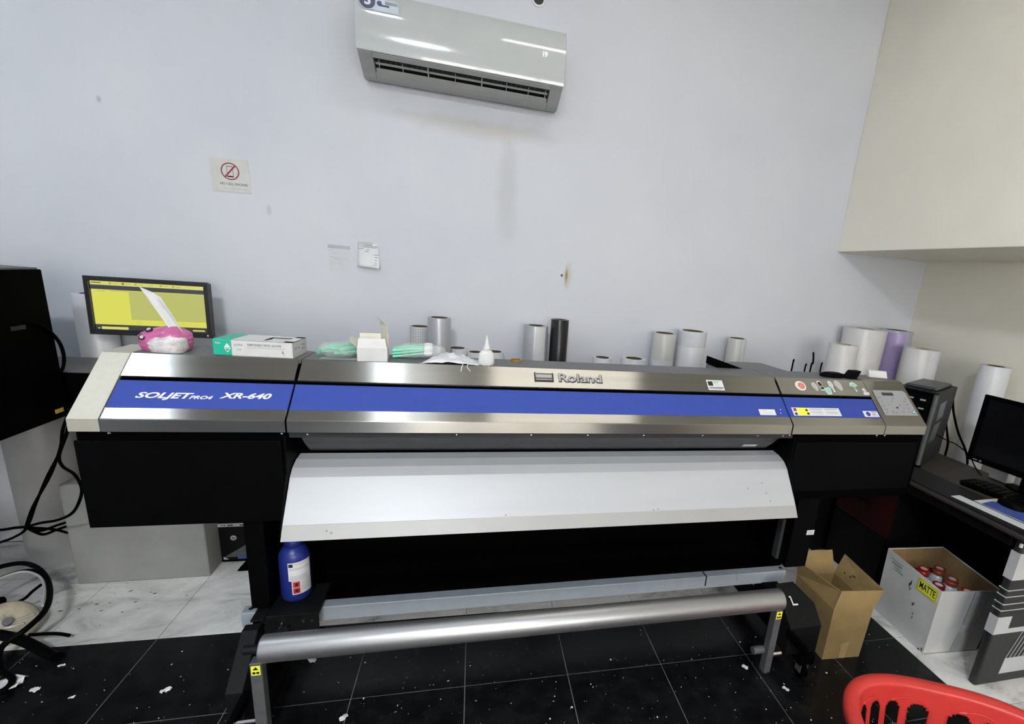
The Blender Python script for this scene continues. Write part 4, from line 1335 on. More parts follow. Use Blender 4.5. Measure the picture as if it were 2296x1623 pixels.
sr(0, 0, 1, .10, .83)
sr(3, 0, 1, .83, .92)
sr(1, 0, 1, .92, 1)
sr(4, 0, 1, 0, .10)
sr(2, .32, 1, .22, .82, .0032)
sr(2, 0.16, .32, .80, .82, .0032)
sr(6, .01, .09, .955, .975, .0032)
for a_, k_ in ((.16, 7), (.27, 6), (.38, 7), (.60, 7), (.71, 7)):
    sr(k_, a_, a_ + .018, .945, .98, .0032)
for a_ in (.19, .30, .41, .50, .63, .74):
    sr(7, a_, a_ + .045, .955, .965, .0032)
sr(7, .05, .12, .79, .80, .0032)
for a_, c_ in ((.36, .17), (.36, .13), (.76, .17), (.76, .145), (.82, .17), (.88, .155)):
    sr(2, a_, a_ + .04, c_, c_ + .008, .0034)
sr(1, .05, .28, .0, .055, .0032)
sr(5, .02, .035, .01, .03, .0032)
sr(1, .86, .97, .02, .05, .0032)
sc.build('screen', scr, MO, label='lit yellow screen')
mb = MB(MM)
mb.box(.212, .216, -.118, -.112, .012, .0124)
mb.build('power_lamp', emit('led_white', (.8, .9, 1), 0.6), MO)
MB(MM).box(-.03, .03, -.20, -.05, -.045, -.03).build('stand_neck', M_BLACK, MO)
MB().prism([(-1.366 + .09 * math.cos(2 * PI * i / 20), 2.615 + .055 * math.sin(2 * PI * i / 20)) for i in range(20)], 1.0, 1.012, 'z').build('stand_foot', M_BLACK, MO)
MB().tube([(-1.33, 2.60, 1.13), (-1.325, 2.57, 1.105), (-1.29, 2.55, 1.085), (-1.26, 2.55, 1.06), (-1.25, 2.56, 1.01)], .005, 8).build('cable', M_BLACK, MO, smooth=60)

# white block on the floor
WB = MB().box(-1.674, -1.160, 2.372, 2.56, 0.0, .489).build('white_block', mat('scuffed_white_paint', (0.24, 0.24, 0.23), .65, 0, .16, 4, .1, 60, world_space=True), loc=(-1.417, 2.46, 0), bevel=.006)
tag(WB, 'large scuffed white block standing on the floor behind the printer', 'block')

# small tower computer behind the leg
HPT = thing('desktop_computer', 'small black tower computer with round silver logo beside the white block', 'computer', (-1.085, 2.60, 0))
MB().box(-1.158, -1.005, 2.488, 2.78, .0, .335).build('case', M_BLACK, HPT, bevel=.003)
MB().box(-1.156, -1.007, 2.484, 2.488, .012, .330).build('front_bezel', mat('bezel_black', (.0035, .0035, .004), .4, spec=.15), HPT, bevel=.002)
fs = MB().box(-1.156, -1.035, 2.4815, 2.484, .200, .217).build('port_strip', mat('strip_grey', (.40, .40, .40), .4), HPT)
mb = MB()
for a, b in ((-1.143, -1.136), (-1.131, -1.124), (-1.114, -1.090), (-1.062, -1.044)):
    mb.box(a, b, 2.481, 2.4815, .205, .211)
mb.build('port', M_INK, fs)
ld = MB().cyl((-1.095, 2.484, .137), (-1.095, 2.482, .137), .0135, n=24).build('logo_disc', mat('logo_silver', (.42, .42, .41), .35, .2), HPT)
text('logo_letters', 'hp', M_INK, ld, frame((-1.095, 2.4818, .138), (1, 0, 0), (0, 0, 1)), .018, .25, .9, .0004, .0002)
MB().add([(-1.145, 2.4835, .03), (-1.03, 2.4835, .03), (-1.03, 2.4835, .105)], [(0, 1, 2)]).build('grille', M_GREYMETAL, HPT, solid=.001)
MB().box(-1.085, -1.045, 2.4825, 2.484, .018, .040).build('sticker', mat('blue_sticker', (.05, .09, .28), .4), HPT, label='blue sticker')
MB().prism([(-1.146, .018), (-1.125, .018), (-1.146, .033)], 2.4825, 2.484, 'y').build('sticker', M_LINK, HPT)
tag(MB().prism([(-1.06, .0), (-1.0, .0), (-1.0, .05), (-1.03, .035)], 2.40, 2.44, 'y').build('door_stop', M_BLACK, loc=(-1.03, 2.42, 0), bevel=.002), 'small black wedge on the floor in front of the tower computer', 'wedge')

# cables hanging down at the left
CL = thing('hanging_cables', 'bunch of black cables hanging knotted beside the white block', 'cables', (-1.7, 2.28, 0))
for nm, pts, r in (('cable', [(-1.50, 2.28, .90), (-1.55, 2.28, .784), (-1.577, 2.28, .683), (-1.638, 2.28, .567), (-1.693, 2.28, .449), (-1.739, 2.28, .343), (-1.79, 2.28, .30), (-1.9, 2.28, .24), (-2.05, 2.26, .05), (-2.15, 2.24, .012)], .0050),
                   ('cable', [(-1.47, 2.21, .88), (-1.489, 2.2, .787), (-1.527, 2.2, .695), (-1.524, 2.2, .648), (-1.493, 2.2, .615), (-1.478, 2.2, .57), (-1.482, 2.2, .522), (-1.525, 2.21, .444), (-1.6, 2.24, .395), (-1.68, 2.265, .37), (-1.739, 2.28, .348), (-1.80, 2.28, .34), (-1.9, 2.27, .31), (-2.1, 2.25, .1), (-2.2, 2.25, .012)], .0055),
                   ('cable', [(-1.739, 2.28, .345), (-1.698, 2.28, .326), (-1.705, 2.37, .300), (-1.715, 2.47, .27), (-1.70, 2.60, .24), (-1.60, 2.62, .10)], .0055),
                   ('cable', [(-1.739, 2.28, .342), (-1.693, 2.28, .309), (-1.700, 2.36, .285), (-1.712, 2.45, .255), (-1.70, 2.59, .20), (-1.60, 2.61, .05)], .0055),
                   ('cable', [(-1.739, 2.28, .343), (-1.695, 2.33, .305), (-1.700, 2.40, .25), (-1.71, 2.48, .18), (-1.70, 2.58, .08), (-1.62, 2.61, .03)], .0055),
                   ('cable', [(-1.502, 2.285, .90), (-1.557, 2.285, .775), (-1.57, 2.275, .70), (-1.62, 2.275, .58), (-1.70, 2.275, .44), (-1.742, 2.275, .338)], .005)):
    MB().tube(pts, r, 8).build(nm, M_BLACK, CL, smooth=60)

# cable coil, clamp and scraps in the lower left
CO = thing('black_hose', 'thick black hose coiled on the floor at the left edge', 'hose', (-1.75, 2.1, 0))
MB().tube([(-2.10, 2.30, .05), (-1.98, 2.38, .09), (-1.872, 2.377, .12), (-1.777, 2.327, .13), (-1.68, 2.237, .13), (-1.595, 2.124, .13), (-1.549, 2.025, .12), (-1.56, 1.95, .10), (-1.60, 1.90, .07), (-1.56, 1.83, .04), (-1.50, 1.79, .022), (-1.50, 1.74, .018), (-1.58, 1.72, .018), (-1.75, 1.74, .018)], .0098, 12).build('hose', M_BLACKM, CO, smooth=60)
MB().tube([(-1.86, 2.14, .12), (-1.835, 2.215, .14), (-1.803, 2.259, .145), (-1.761, 2.267, .145), (-1.689, 2.222, .145), (-1.622, 2.142, .145), (-1.562, 2.039, .135)], .0045, 10).build('white_stripe_cable', mat('pale_rubber', (.45, .45, .44), .5), CO, smooth=60, label='pale grey cable')
MB().tube([(-1.86, 2.15, .11), (-1.84, 2.232, .135), (-1.807, 2.277, .14), (-1.757, 2.285, .14), (-1.685, 2.235, .14)], .0048, 10).build('thin_cable', M_BLACK, CO, smooth=60)
MB().tube([(-1.66, 2.18, .135), (-1.70, 2.19, .10), (-1.72, 2.165, .08), (-1.78, 2.14, .07), (-1.90, 2.12, .05)], .0055, 10).build('thin_cable', M_BLACK, CO, smooth=60)
MB().tube([(-1.80, 2.02, .05), (-1.70, 2.00, .055), (-1.60, 1.965, .05), (-1.53, 1.93, .04), (-1.455, 1.886, .032), (-1.43, 1.873, .03)], .018, 12).build('hose_end', M_BLACKM, CO, smooth=60)
MB().tube([(-1.57, 1.97, .06), (-1.50, 1.98, .05), (-1.47, 2.0, .02)], .0065, 8).build('thin_cable', M_BLACK, CO, smooth=60)
CD = thing('clamp_disc', 'beige round disc with metal clips inside the hose coil', 'clamp', (-1.68, 2.05, 0))
DM = Matrix.Translation((-1.685, 2.045, .062)) @ Matrix.Rotation(math.radians(38), 4, 'X') @ Matrix.Rotation(math.radians(28), 4, 'Y')
MB(DM).lathe([(0, -.03), (.070, -.03), (.082, -.018), (.085, 0), (.078, .012), (.05, .018), (0, .018)], n=36).build('disc', mat('beige_plastic', (.42, .37, .27), .6, 0, .15, 30), CD, smooth=50)
for x, y, a in ((.022, -.012, 20), (.040, .018, 35), (.0, -.04, 10), (-.03, .0, 60)):
    MB(DM @ Matrix.Translation((x, y, .022)) @ Matrix.Rotation(math.radians(a), 4, 'Z')).box(-.026, .026, -.004, .004, -.004, .003).build('clip', M_CHROME, CD, bevel=.001)
MB(DM).cyl((0, 0, .016), (0, 0, .04), .014, n=16).build('hub', M_GREYMETAL, CD)
MB().cyl((-1.79, 2.10, .11), (-1.73, 2.10, .125), .018, n=14).build('hub_grip', M_BLACK, CD)


def scrap(x, y, s, a, mt, label, seed):
    mb = MB(rot((x, y, .0004), a))
    k = 4
    P = [[Vector((s * (i / k - .5) * (1 - .35 * abs(j / k - .5) * (seed % 3)), s * .55 * (j / k - .5) + .15 * s * noise.noise(Vector((i, j, seed))), .0012 + .35 * s * abs(noise.noise(Vector((i * .7, j * .9, seed + .5)))))) for i in range(k + 1)] for j in range(k + 1)]
    mb.grid(P)
    o = mb.build('paper_scrap', mt, loc=(x, y, 0), solid=.0006)
    tag(o, label, 'paper scrap', 'paper scraps on the floor')
    return o


M_SCRAP = mat('scrap_paper', (.72, .72, .72), .7)
scrap(-1.53, 1.775, .12, 10, M_SCRAP, 'crumpled white paper under the hose end at the left edge', 3)
scrap(-1.415, 1.752, .035, -20, M_SCRAP, 'small folded white scrap beside the crumpled paper', 5)
scrap(-1.41, 1.86, .022, 15, M_SCRAP, 'thin white scrap by the black hose tip', 8)
scrap(-1.001, 1.684, .035, 25, M_SCRAP, 'torn white scrap on the black tiles left of the stand', 11)
scrap(-1.28, 1.70, .020, 30, M_SCRAP, 'long white sliver on the black tiles near the left edge', 14)
scrap(-.555, 1.760, .042, -50, mat('scrap_grey', (.42, .42, .41), .7), 'grey torn scrap under the roller at the left', 17)
scrap(-.379, 1.472, .034, 60, M_SCRAP, 'white scrap on a tile joint at the bottom edge', 20)
scrap(1.182, 1.46, .030, -60, M_SCRAP, 'narrow white strip in front of the right roller arm', 23)
scrap(1.29, 1.33, .030, -45, M_SCRAP, 'curved white strip beside the right caster', 26)
scrap(2.235, 1.33, .03, -35, M_SCRAP, 'white sliver on the pale tiles before the white carton', 29)
# uncountable specks
mb = MB()
for i in range(520):
    if i % 3 == 0:
        x, y = random.uniform(.3, 2.0), random.uniform(1.05, 1.6)
    elif i % 3 == 1:
        x, y = random.uniform(-1.6, 0.2), random.uniform(1.2, 1.9)
    else:
        x, y = random.uniform(-1.8, 2.0), random.uniform(1.0, 1.92)
    s = random.choice((.0012, .0015, .0018, .0022, .003, .0045)) * random.uniform(.7, 1.2)
    a = random.uniform(0, PI)
    k = random.uniform(.3, 1)
    c_, s_ = math.cos(a), math.sin(a)
    mb.add([(x + s * c_, y + s * s_, .0012), (x - s * k * s_, y + s * k * c_, .0009), (x - s * c_, y - s * s_, .0013), (x + s * k * s_, y - s * k * c_, .0008)], [(0, 1, 2, 3)])
sp = mb.build('floor_specks', M_SCRAP)
sp['kind'] = 'stuff'
tag(sp, 'tiny white paper specks strewn over the black tiles', 'specks')
mb = MB()
for i in range(34):
    x, y = random.gauss(-1.50, .13), random.gauss(2.24, .09)
    if x > -1.20 and y > 2.36 or (x > -1.68 and y > 2.36):
        continue
    s = random.uniform(.003, .011)
    a = random.uniform(-.2, .6)
    c_, s_ = math.cos(a), math.sin(a)
    mb.add([(x + s * c_, y + s * s_, .0008), (x - s * .4 * s_, y + s * .4 * c_, .001), (x - s * c_, y - s * s_, .0008), (x + s * .4 * s_, y - s * .4 * c_, .001)], [(0, 1, 2, 3)])
sp = mb.build('floor_crumbs', M_INK)
sp['kind'] = 'stuff'
tag(sp, 'small dark crumbs on the white tiles by the white block', 'crumbs')

# ------------------------------------------------------------------ right: desk and what stands on it
DK = thing('desk', 'black office desk along the right wall with striped end panel', 'desk', (2.38, 1.9, 0))
M_DTOP = mat('desk_laminate', (0.042, 0.036, 0.030), .55, 0, .18, 6, stretch=(1, .25, 1), spec=.2)
M_DBLACK = mat('desk_black', (0.003, 0.003, 0.0033), .55, 0, .2, 30, spec=.08)
edge = [(2.12 - .022 * math.cos(a) + .0, .7175 + .0175 * math.sin(a)) for a in [PI / 2 - PI * i / 8 for i in range(9)]]
MB().prism([(2.66, .735)] + [(x, z) for x, z in [(2.12 - .022 * math.sin(PI * i / 8), .7175 + .0175 * math.cos(PI * i / 8)) for i in range(9)]] + [(2.66, .70)], 1.195, 2.285, 'y').build('top', [M_DTOP], DK, smooth=40)
MB().box(2.098, 2.30, 1.196, 2.0, .7352, .7358).build('front_strip', mat('desk_dark_laminate', (.009, .0095, .011), .5, 0, .15, 14, spec=.2), DK)
ep = MB().box(2.140, 2.64, 1.212, 1.245, 0.0, .70).build('end_panel', mat('panel_charcoal', (.016, .017, .018), .5, 0, .15, 40), DK, bevel=.008)
M_SILV = mat('silver_print', (.50, .51, .52), .4, .1)
# silver blocks and lines on the end panel (wrap onto its edge)
for z0, z1, x1 in ((.520, .640, 2.30), (.262, .345, 2.215)):
    MB().box(2.1385, x1, 1.2105, 1.2465, z0, z1).build('silver_block', M_SILV, ep)
MB().box(2.215, 2.62, 1.2105, 1.212, .262, .285).build('silver_block', M_SILV, ep)
MB().prism([(2.255, .050), (2.60, .050), (2.60, .128), (2.262, .128)], 1.2105, 1.212, 'y').build('silver_block', M_SILV, ep)
for z in (.470, .440, .405, .375):
    MB().box(2.1385, 2.62, 1.2105, 1.2465, z, z + .004).build('silver_line', M_SILV, ep)
for i in range(5):
    x = 2.262 + .024 * i
    sb = MB()
    sb.add([(x, 1.2110, .130), (x + .003, 1.2110, .130), (x + .050, 1.2110, .262), (x + .047, 1.2110, .262)], [(0, 1, 2, 3)])
    sb.build('thin_line', M_SILV, ep, solid=.001)
MB().box(2.62, 2.65, 1.24, 2.28, .05, .70).build('modesty_panel', M_DBLACK, DK)
MB().box(2.14, 2.62, 2.258, 2.283, 0, .70).build('far_panel', M_DBLACK, DK)
MB().box(2.125, 2.150, 1.25, 1.82, .655, .70).build('front_rail', M_DBLACK, DK, bevel=.003)
MB().box(2.118, 2.126, 1.206, 1.214, .672, .688).build('screw_cover', M_STICK, DK)
PD = thing('drawer_pedestal', 'black drawer pedestal with dark red drawer under the desk', 'drawers', (2.4, 2.04, 0))
MB().box(2.205, 2.60, 1.828, 2.205, .0, .685).build('carcass', M_DBLACK, PD, bevel=.002)
dr = MB().box(2.188, 2.205, 1.830, 2.203, .335, .640).build('drawer', mat('dark_red_laminate', (.016, .0018, .0018), .5, 0, .12, 20, spec=.1), PD, bevel=.002, label='dark red drawer front')
MB().box(2.180, 2.188, 1.97, 2.11, .455, .475).build('handle', M_DBLACK, dr, bevel=.003)
MB().box(2.188, 2.205, 1.830, 2.203, .02, .330).build('drawer', M_DBLACK, PD, bevel=.002)

# tower computer on the desk
TW = thing('tower_computer', 'dark grey tower computer with optical drives standing on the desk', 'computer', (2.45, 2.0, .7358))
TWM = frame((2.300, 1.848, .7358), (.883, .469, 0), (-.469, .883, 0))    # x: to the rear, y: across the front
MB(TWM).box(.012, .400, 0, .185, .006, .395).build('case', mat('case_grey', (.012, .013, .015), .5, 0, .1, 20, spec=.2), TW, bevel=.003)
MB(TWM).box(0, .012, 0.016, .185, .004, .392).build('front_bezel', M_BLACK, TW, bevel=.003)
MB(TWM).cyl((.006, .008, .006), (.006, .008, .385), .012, n=16).build('bezel_column', mat('column_grey', (.09, .093, .097), .35, .2), TW, smooth=40)
MB(TWM).cyl((.006, .008, 0), (.006, .008, .010), .016, n=16).build('foot_cap', M_BLACK, TW)
for z0, z1 in ((.335, .372), (.290, .328), (.245, .283)):
    dv = MB(TWM).box(-.003, 0, .030, .175, z0, z1).build('drive', M_BLACKM, TW, bevel=.001)
    if z0 > .28:
        mb = MB(TWM)
        mb.box(-.0036, -.003, .045, .07, z0 + .010, z0 + .018)
        mb.box(-.0036, -.003, .10, .125, z0 + .012, z0 + .020)
        mb.build('drive_print', M_PANEL, dv)
MB(TWM).box(.05, .36, .02, .165, .395, .412).build('top_tray', mat('case_dark', (.02, .022, .025), .35), TW, bevel=.008)
wn = MB(TWM)
wn.add([(.10, -.0006, .235), (.22, -.0006, .245), (.215, -.0006, .335), (.10, -.0006, .330)], [(0, 1, 2, 3)])
wn.add([(.06, -.0006, .120), (.17, -.0006, .130), (.21, -.0006, .225), (.09, -.0006, .215)], [(0, 1, 2, 3)])
wn.build('side_reflection', mat('reflection_grey', (.07, .078, .086), .3), TW, solid=.001)  # pale reflections on the case side drawn as grey patches

# black monitor on the desk
M2 = thing('monitor', 'switched-off black monitor seen at an angle on the desk', 'monitor', (2.50, 1.50, .7358))
MM2 = frame((2.498, 1.485, .992), (.09, -.996, 0), (0, 0, 1))
mon(M2, MM2, .53, .335, .018, .026, .03, M_BLACK)
MB(MM2).box(-.247, .247, -.1415, .1495, .0002, .002).build('screen', mat('dark_screen', (.004, .004, .0045), .18), M2, label='dark screen')
mb = MB(MM2)
mb.box(-.235, -.215, -.158, -.154, .012, .0125)
mb.box(-.205, -.195, -.160, -.152, .012, .0125)
mb.build('print', M_PANEL, M2)
MB().box(2.53, 2.57, 1.44, 1.53, .745, .86).build('stand_neck', M_BLACK, M2, bevel=.004)
MB().prism([(2.582 + .050 * math.cos(2 * PI * i / 24), 1.485 + .13 * math.sin(2 * PI * i / 24)) for i in range(24)], .7358, .747, 'z').build('stand_foot', M_BLACK, M2, bevel=.002)
# paper boxes behind the monitor
tag(MB().box(2.60, 2.655, 1.63, 1.715, .7360, .79).build('small_carton', M_WHITE, loc=(2.63, 1.65, .736), bevel=.002), 'small white carton behind the black monitor, nearer the tower', 'box')
tag(MB().box(2.585, 2.655, 1.22, 1.345, .7360, .80).build('small_carton', M_WHITE, loc=(2.62, 1.33, .736), bevel=.002), 'small white carton behind the black monitor near the right edge', 'box')

# keyboard
KB = thing('keyboard', 'black keyboard lying slantwise on the desk', 'keyboard', (2.39, 1.5, .7358))
KM = frame((2.315, 1.655, .7360), (.165, -.986, 0), (.986, .165, 0))
kp = [(.02, 0), (.44, 0), (.455, .015), (.455, .150), (.43, .165), (.04, .165), (.005, .13), (0, .03)]
MB(KM).prism(kp, .0, .014, 'z').build('body', M_BLACK, KB, bevel=.004)
kme = None
for r_ in range(5):
    for k in range(14):
        x, y = .035 + .0285 * k, .018 + .0255 * r_
        if kme is None:
            ko = MB(KM).box(x, x + .022, y, y + .020, .014, .0195).build('key', M_BLACKM, KB, bevel=.001)
            kme, kx0, ky0 = ko.data, x, y
        else:
            ko = bpy.data.objects.new('key', kme)
            C.objects.link(ko)
            ko.parent = KB
            d = KM.to_3x3() @ Vector((x - kx0, y - ky0, 0))
            ko.location = d
MB(KM).tube([(.012, -.002, .004), (.004, .006, .004), (.0, .022, .004), (.0, .04, .004)], .0022, 6).build('chrome_edge', M_CHROME, KB, smooth=50)

# paper, mouse mat and mouse
PP = frame((2.118, 1.525, .7362), (.06, -.998, 0), (.998, .06, 0))
tag(MB(PP).box(0, .34, .010, .066, 0, .0012).build('paper_sheet', mat('sheet_white', (.62, .64, .66), .6), loc=(2.2, 1.37, .7362)), 'white paper sheets along the desk front edge', 'paper')
MT = thing('mouse_mat', 'blue mouse mat with white border on the desk', 'mouse mat', (2.28, 1.36, .7374))
MB(PP).box(.055, .30, .070, .27, .0002, .0016).build('border', M_STICK, MT)
MB(PP).prism([(.085, .080), (.29, .080), (.29, .255), (.12, .255), (.075, .16)], .0016, .0026, 'z').build('face', mat('mat_blue', (.045, .085, .33), .7, 0, .1, 30), MT)
MB(PP).box(.055, .30, .0685, .0700, .0002, .003).build('edge', M_INK, MT)
MS = thing('computer_mouse', 'black computer mouse on the blue mat', 'mouse', (2.31, 1.405, .7397))
P = []
for j in range(9):
    ph = PI / 2 * j / 8
    P.append([Vector((2.315 + .031 * math.cos(ph) ** .7 * math.cos(a), 1.405 + .053 * math.cos(ph) ** .7 * math.sin(a), .7398 + .032 * math.sin(ph))) for a in [2 * PI * i / 24 for i in range(24)]])
mb = MB()
mb.grid(P, True)
mb.build('shell', M_BLACKM, MS, smooth=60)
MB().cyl((2.312, 1.436, .7640), (2.318, 1.436, .7640), .006, n=12).build('wheel', M_GREYMETAL, MS)
# cables on the right
CR = thing('desk_cables', 'thin black cables hanging behind the tower computer', 'cables', (2.75, 2.1, .70))
MB().tube([(2.70, 2.08, 1.05), (2.745, 2.09, .97), (2.77, 2.05, .86), (2.765, 1.98, .78), (2.74, 1.93, .72), (2.72, 1.90, .60)], .006, 8).build('cable', M_BLACK, CR, smooth=60)
MB().tube([(2.70, 2.09, .93), (2.72, 2.07, .84), (2.72, 2.05, .78), (2.71, 2.04, .65)], .006, 8).build('cable', M_BLACK, CR, smooth=60)
MB().tube([(2.30, 1.80, .93), (2.45, 1.85, .88), (2.62, 1.93, .83), (2.66, 1.88, .79), (2.62, 1.80, .75), (2.56, 1.72, .742)], .003, 6).build('cable', M_BLACK, CR, smooth=60)


# ------------------------------------------------------------------ boxes on the floor
def quad_panel(pts, t, mt, name, par, flip=False):
    a, b, c, d = [Vector(p) for p in pts]
    n = (b - a).cross(d - a).normalized() * t * (-1 if flip else 1)
    return MB().add([a, b, c, d, a + n, b + n, c + n, d + n], [(0, 3, 2, 1), (4, 5, 6, 7), (0, 1, 5, 4), (1, 2, 6, 5), (2, 3, 7, 6), (3, 0, 4, 7)]).build(name, mt, par)


CBX = thing('cardboard_box', 'tall open brown cardboard box with flaps up beside the stand', 'cardboard box', (1.65, 1.55, 0))
b0 = [(1.559, 1.447), (1.747, 1.437), (1.760, 1.690), (1.572, 1.700)]
hb = .255
t0 = [(1.560, 1.450, hb), (1.768, 1.446, hb - .012), (1.775, 1.70, hb - .004), (1.567, 1.705, hb)]
bt = [(x, y, 0.0005) for x, y in b0]
sides = (('front_side', 0, 1), ('right_side', 1, 2), ('back_side', 2, 3), ('left_side', 3, 0))
for nm, i, j in sides:
    quad_panel([bt[i], bt[j], t0[j], t0[i]], .003, M_CARD, nm, CBX, True)
quad_panel([bt[0], bt[1], bt[2], bt[3]], .003, M_CARD, 'base', CBX)
quad_panel([t0[0], t0[1], (1.790, 1.440, hb + .083), (1.580, 1.452, hb + .090)], .003, M_CARD, 'front_flap', CBX, True)
quad_panel([t0[1], t0[2], (1.830, 1.715, hb + .085), (1.802, 1.445, hb + .078)], .003, M_CARD, 'right_flap', CBX, True)
quad_panel([t0[2], t0[3], (1.575, 1.735, hb + .105), (1.760, 1.730, hb + .105)], .003, M_CARD, 'back_flap', CBX, True)
quad_panel([t0[3], t0[0], (1.585, 1.46, hb + .082), (1.545, 1.70, hb + .080)], .003, M_CARD, 'left_flap', CBX, True)
quad_panel([(1.640, 1.4425, .002), (1.672, 1.4408, .002), (1.680, 1.4425, .085), (1.640, 1.4445, .075)], .0008, mat('parcel_tape', (.40, .29, .14), .35), 'tape', CBX, False)
mb = MB()
for k, (u, v, s) in enumerate(((.25, .8, .010), (.30, .76, .012), (.36, .74, .014), (.42, .70, .010), (.5, .72, .012), (.40, .45, .020), (.34, .34, .012), (.62, .82, .020), (.2, .3, .008))):
    A, B_, D_ = Vector(t0[2]), Vector((1.830, 1.715, hb + .085)), Vector(t0[1])
    p = A + (D_ - A) * u + (B_ - A) * v
    mb.add([p + Vector((-.004, s * .5, 0)), p + Vector((-.0035, -s * .5, 0)), p + Vector((.001, -s * .4, .006)), p + Vector((.001, s * .4, .008))], [(0, 1, 2, 3)])
mb.build('torn_print', mat('dark_brown_print', (.06, .03, .012), .8), CBX, solid=.001)

WC = thing('white_carton', 'open white carton with yellow MATTE label under the desk edge', 'cardboard box', (2.25, 1.55, 0))
M_WCARD = mat('white_board', (.56, .565, .56), .6, 0, .08, 5, .1, 60, world_space=True)
wb = [(2.073, 1.403), (2.370, 1.385), (2.392, 1.695), (2.098, 1.713)]
wt = [(2.070, 1.402, .335), (2.428, 1.392, .312), (2.440, 1.712, .345), (2.095, 1.722, .352)]
wbt = [(x, y, .0005) for x, y in wb]
WS = {}
for nm, i, j in sides:
    WS[nm] = quad_panel([wbt[i], wbt[j], wt[j], wt[i]], .004, M_WCARD, nm, WC, True)
quad_panel(wbt, .003, M_CARDIN, 'base', WC)


def shrink(p, k):
    c_ = Vector((2.25, 1.555, p[2]))
    v = Vector(p)
    return v + (c_ - v) * k


for i, j in ((0, 1), (1, 2), (2, 3), (3, 0)):
    quad_panel([shrink(wbt[i], .035), shrink(wbt[j], .035), shrink(wt[j], .035) - Vector((0, 0, .004)), shrink(wt[i], .035) - Vector((0, 0, .004))], .001, M_CARDIN, 'lining', WC, True)
ML_ = frame((2.0715, 1.4035, .2), (0.02, 1, 0), (-.004, 0, 1))
# left face runs from front edge to the back; matrix x runs to the back, y up
LM = frame((2.0722, 1.402, 0), (-.075, -.997, 0), (-.009, 0, 1))
v0, v1 = Vector(wbt[0]), Vector(wbt[3])
fd = (v1 - v0).normalized()
LM = frame(Vector(wbt[0]) + Vector((-.0030, 0, 0)), -fd, Vector(wt[0]) - Vector(wbt[0]))


def face(x, y):
    return (-x, y)


lab = MB(LM).box(-.116, -.008, .266, .328, .0004, .0010).build('label', M_YELLOW, WC, label='yellow label reading MATTE')
mb = MB(LM)
for a, b, c_, d_ in ((-.112, -.012, .3228, .3245), (-.112, -.012, .2695, .2712), (-.112, -.1103, .2695, .3245), (-.0137, -.012, .2695, .3245)):
    mb.box(a, b, c_, d_, .0010, .0013)
mb.build('print', M_INK, lab)
text('lettering', 'MATTE', M_INK, lab, LM @ Matrix.Translation((-.062, .297, .0013)), .049, 0, .565, .0005, .0003)
mb = MB(LM)
for a, b, c_, d_ in ((-.275, -.215, .300, .308), (-.285, -.21, .318, .321), (-.26, -.215, .288, .291), (-.26, -.20, .276, .279)):
    mb.box(a, b, c_, d_, .0004, .0008)
mb.build('print', M_GINK, WC)
mb = MB(LM)
for a, b, c_, d_ in ((-.150, -.145, .262, .285), (-.156, -.151, .25, .27), (-.148, -.144, .236, .25), (-.115, -.110, .175, .190), (-.106, -.103, .185, .196), (-.100, -.097, .135, .147), (-.098, -.095, .115, .127), (-.012, -.007, .010, .026), (-.03, -.02, .004, .012)):
    mb.box(a, b, c_, d_, .0002, .0006)
mb.build('scuff_mark', M_INK, WC)
fdr = (Vector(wbt[1]) - Vector(wbt[0])).normalized()
FM = frame(Vector(wbt[0]) + Vector((0, -.0010, 0)), fdr, Vector(wt[0]) - Vector(wbt[0]))
M_TP = mat('carton_tape', (.46, .455, .44), .3)
MB(FM).prism([(.170, .150), (.245, .150), (.262, .318), (.185, .325)], .0004, .0010, 'z').build('tape', M_TP, WC)
MB(FM).prism([(.145, .004), (.222, .004), (.240, .110), (.165, .110)], .0004, .0010, 'z').build('tape', M_TP, WC)
# ink bottles in the carton
M_BOTTLE = mat('bluish_bottle', (.50, .55, .62), .3, 0, .12, 30)
M_CAPR = mat('red_cap', (.32, .015, .015), .35, 0, .1)
M_CAPB = mat('rust_cap', (.26, .05, .02), .4, 0, .1)
M_PALE = mat('pale_lid', (.66, .60, .45), .5)
blabels = ['ink bottle with bright red cap at the back of the white carton', 'ink bottle with rust cap farthest back in the white carton', 'ink bottle with bright red cap nearest the MATTE label',
           'ink bottle with rust cap in the middle of the white carton', 'ink bottle with cream lid in the carton front corner', 'low white-capped bottle at the carton left rim']
for i, (x, y, h, cm, lm) in enumerate(((2.226, 1.618, .292, M_CAPR, M_PALE), (2.316, 1.610, .292, M_CAPB, M_LINK), (2.178, 1.497, .292, M_CAPR, M_STICK), (2.296, 1.527, .292, M_CAPB, M_LINK), (2.300, 1.450, .280, M_CAPR, M_PALE), (2.158, 1.640, .285, M_WHITEPL, M_WHITEPL))):
    r = .0375 if i < 5 else .022
    bo = thing('ink_bottle', blabels[i], 'bottle', (x, y, .0045), 'ink bottles in the white carton')
    MB().lathe([(0, 0), (r - .003, 0), (r, .004), (r, h - .075), (r * .92, h - .055), (r * .72, h - .040), (r * .60, h - .034), (0, h - .034)], (x, y, .0045), n=28).build('body', M_BOTTLE, bo, smooth=40)
    MB().lathe([(0, h - .034), (r * .70, h - .034), (r * .74, h - .030), (r * .74, h - .016), (r * .66, h - .012), (r * .70, h - .010), (r * .70, h), (r * .52, h), (r * .50, h - .004), (0, h - .004)], (x, y, .0045), n=28).build('cap', cm, bo, smooth=40)
    MB().cyl((x, y, .0045 + h - .004), (x, y, .0045 + h - .0025), r * .42, n=20).build('cap_centre', lm, bo)

# ------------------------------------------------------------------ red basket
RB = thing('laundry_basket', 'red plastic basket with slotted sides at the bottom right', 'basket', (1.44, .77, 0))
BMt = Matrix.Translation((1.435, .755, 0)) @ Matrix.Rotation(math.radians(-27), 4, 'Z')


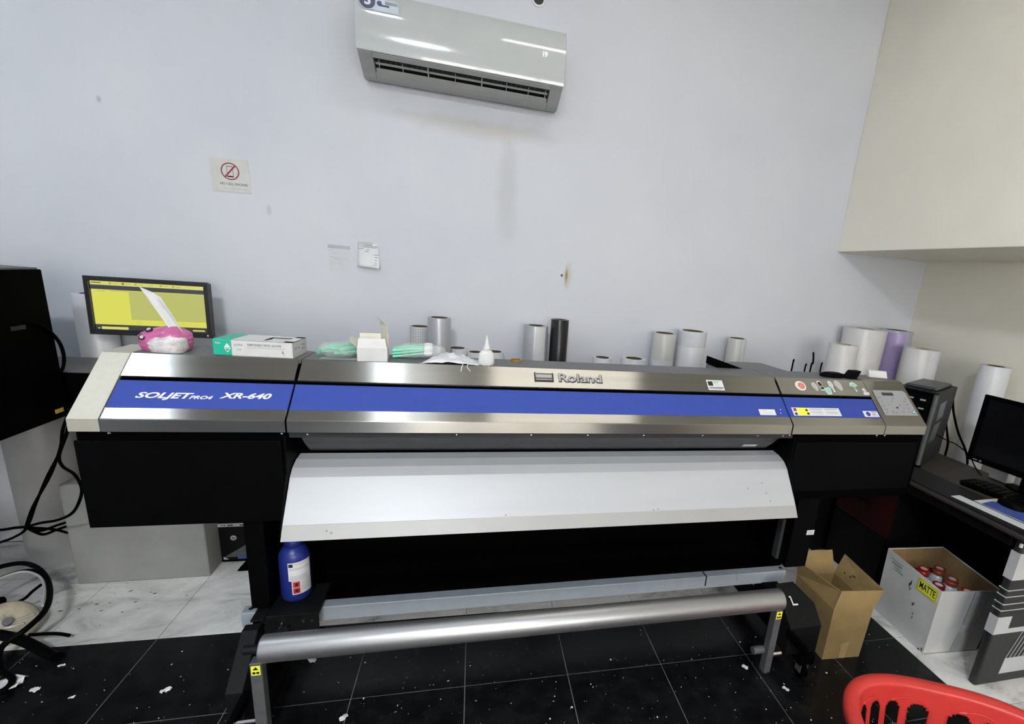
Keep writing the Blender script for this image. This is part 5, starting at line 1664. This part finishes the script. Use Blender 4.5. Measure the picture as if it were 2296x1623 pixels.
def sup(a, b, n_, th):
    c_, s_ = math.cos(th), math.sin(th)
    return (a * math.copysign(abs(c_) ** (2 / n_), c_), b * math.copysign(abs(s_) ** (2 / n_), s_))


NU = 288
P = []
zs = [.345 - .0053 * i for i in range(65)]
for z in zs:
    k = .80 + .20 * (z / .345) ** .8
    row = []
    for i in range(NU):
        x, y = sup(.300 * k, .205 * k, 2.7, 2 * PI * i / NU)
        row.append(Vector((x, y, z)))
    P.append(row)


def hole(i, j):
    z = (zs[j] + zs[j + 1]) / 2
    c_ = (i % 12) + .5 - 6          # slot pitch is twelve cells
    for z0, z1 in ((.172, .286), (.030, .150)):
        if z0 < z < z1 and abs(c_) < 3.6:
            dz = max(0, z - (z1 - .018), (z0 + .018) - z) / .018
            if (c_ / 3.6) ** 2 + dz ** 2 < 1:
                return True
    return False


mb = MB(BMt)
mb.grid(P, True, hole)
mb.build('wall', M_REDPL, RB, smooth=50, solid=.003)
mb = MB(BMt)
mb.prism([sup(.300 * .80, .205 * .80, 2.7, 2 * PI * i / 60) for i in range(60)], .003, .007, 'z')
mb.build('base', M_REDPL, RB)
sec_ = [(-.002, .330), (-.003, .346), (.004, .352), (.030, .355), (.040, .350), (.043, .338), (.041, .322), (.038, .322), (.039, .337), (.035, .345), (.006, .347), (.001, .342), (.001, .330)]
P = []
for i in range(NU):
    th = 2 * PI * i / NU
    x, y = sup(.300, .205, 2.7, th)
    nx, ny = x / .09, y / .042
    l = math.hypot(nx, ny)
    P.append([Vector((x + nx / l * o, y + ny / l * o, z)) for o, z in sec_])
P.append(P[0])
mb = MB(BMt)
mb.grid(P, False)
mb.build('rim', M_REDPL, RB, smooth=60, label='broad rolled rim')
for i0 in range(0, NU, 24):
    mb = MB(BMt)
    pts = []
    for k in range(9):
        th = 2 * PI * (i0 + 3 + 2 * k) / NU
        kk = .80 + .20 * (.305 / .345) ** .8
        x, y = sup(.300 * kk - .003, .205 * kk - .003, 2.7, th)
        pts.append((x, y, .293 + .016 * math.sin(PI * k / 8)))
    mb.tube(pts, .0022, 6)
    mb.build('moulded_arch', M_REDPL, RB, smooth=60)
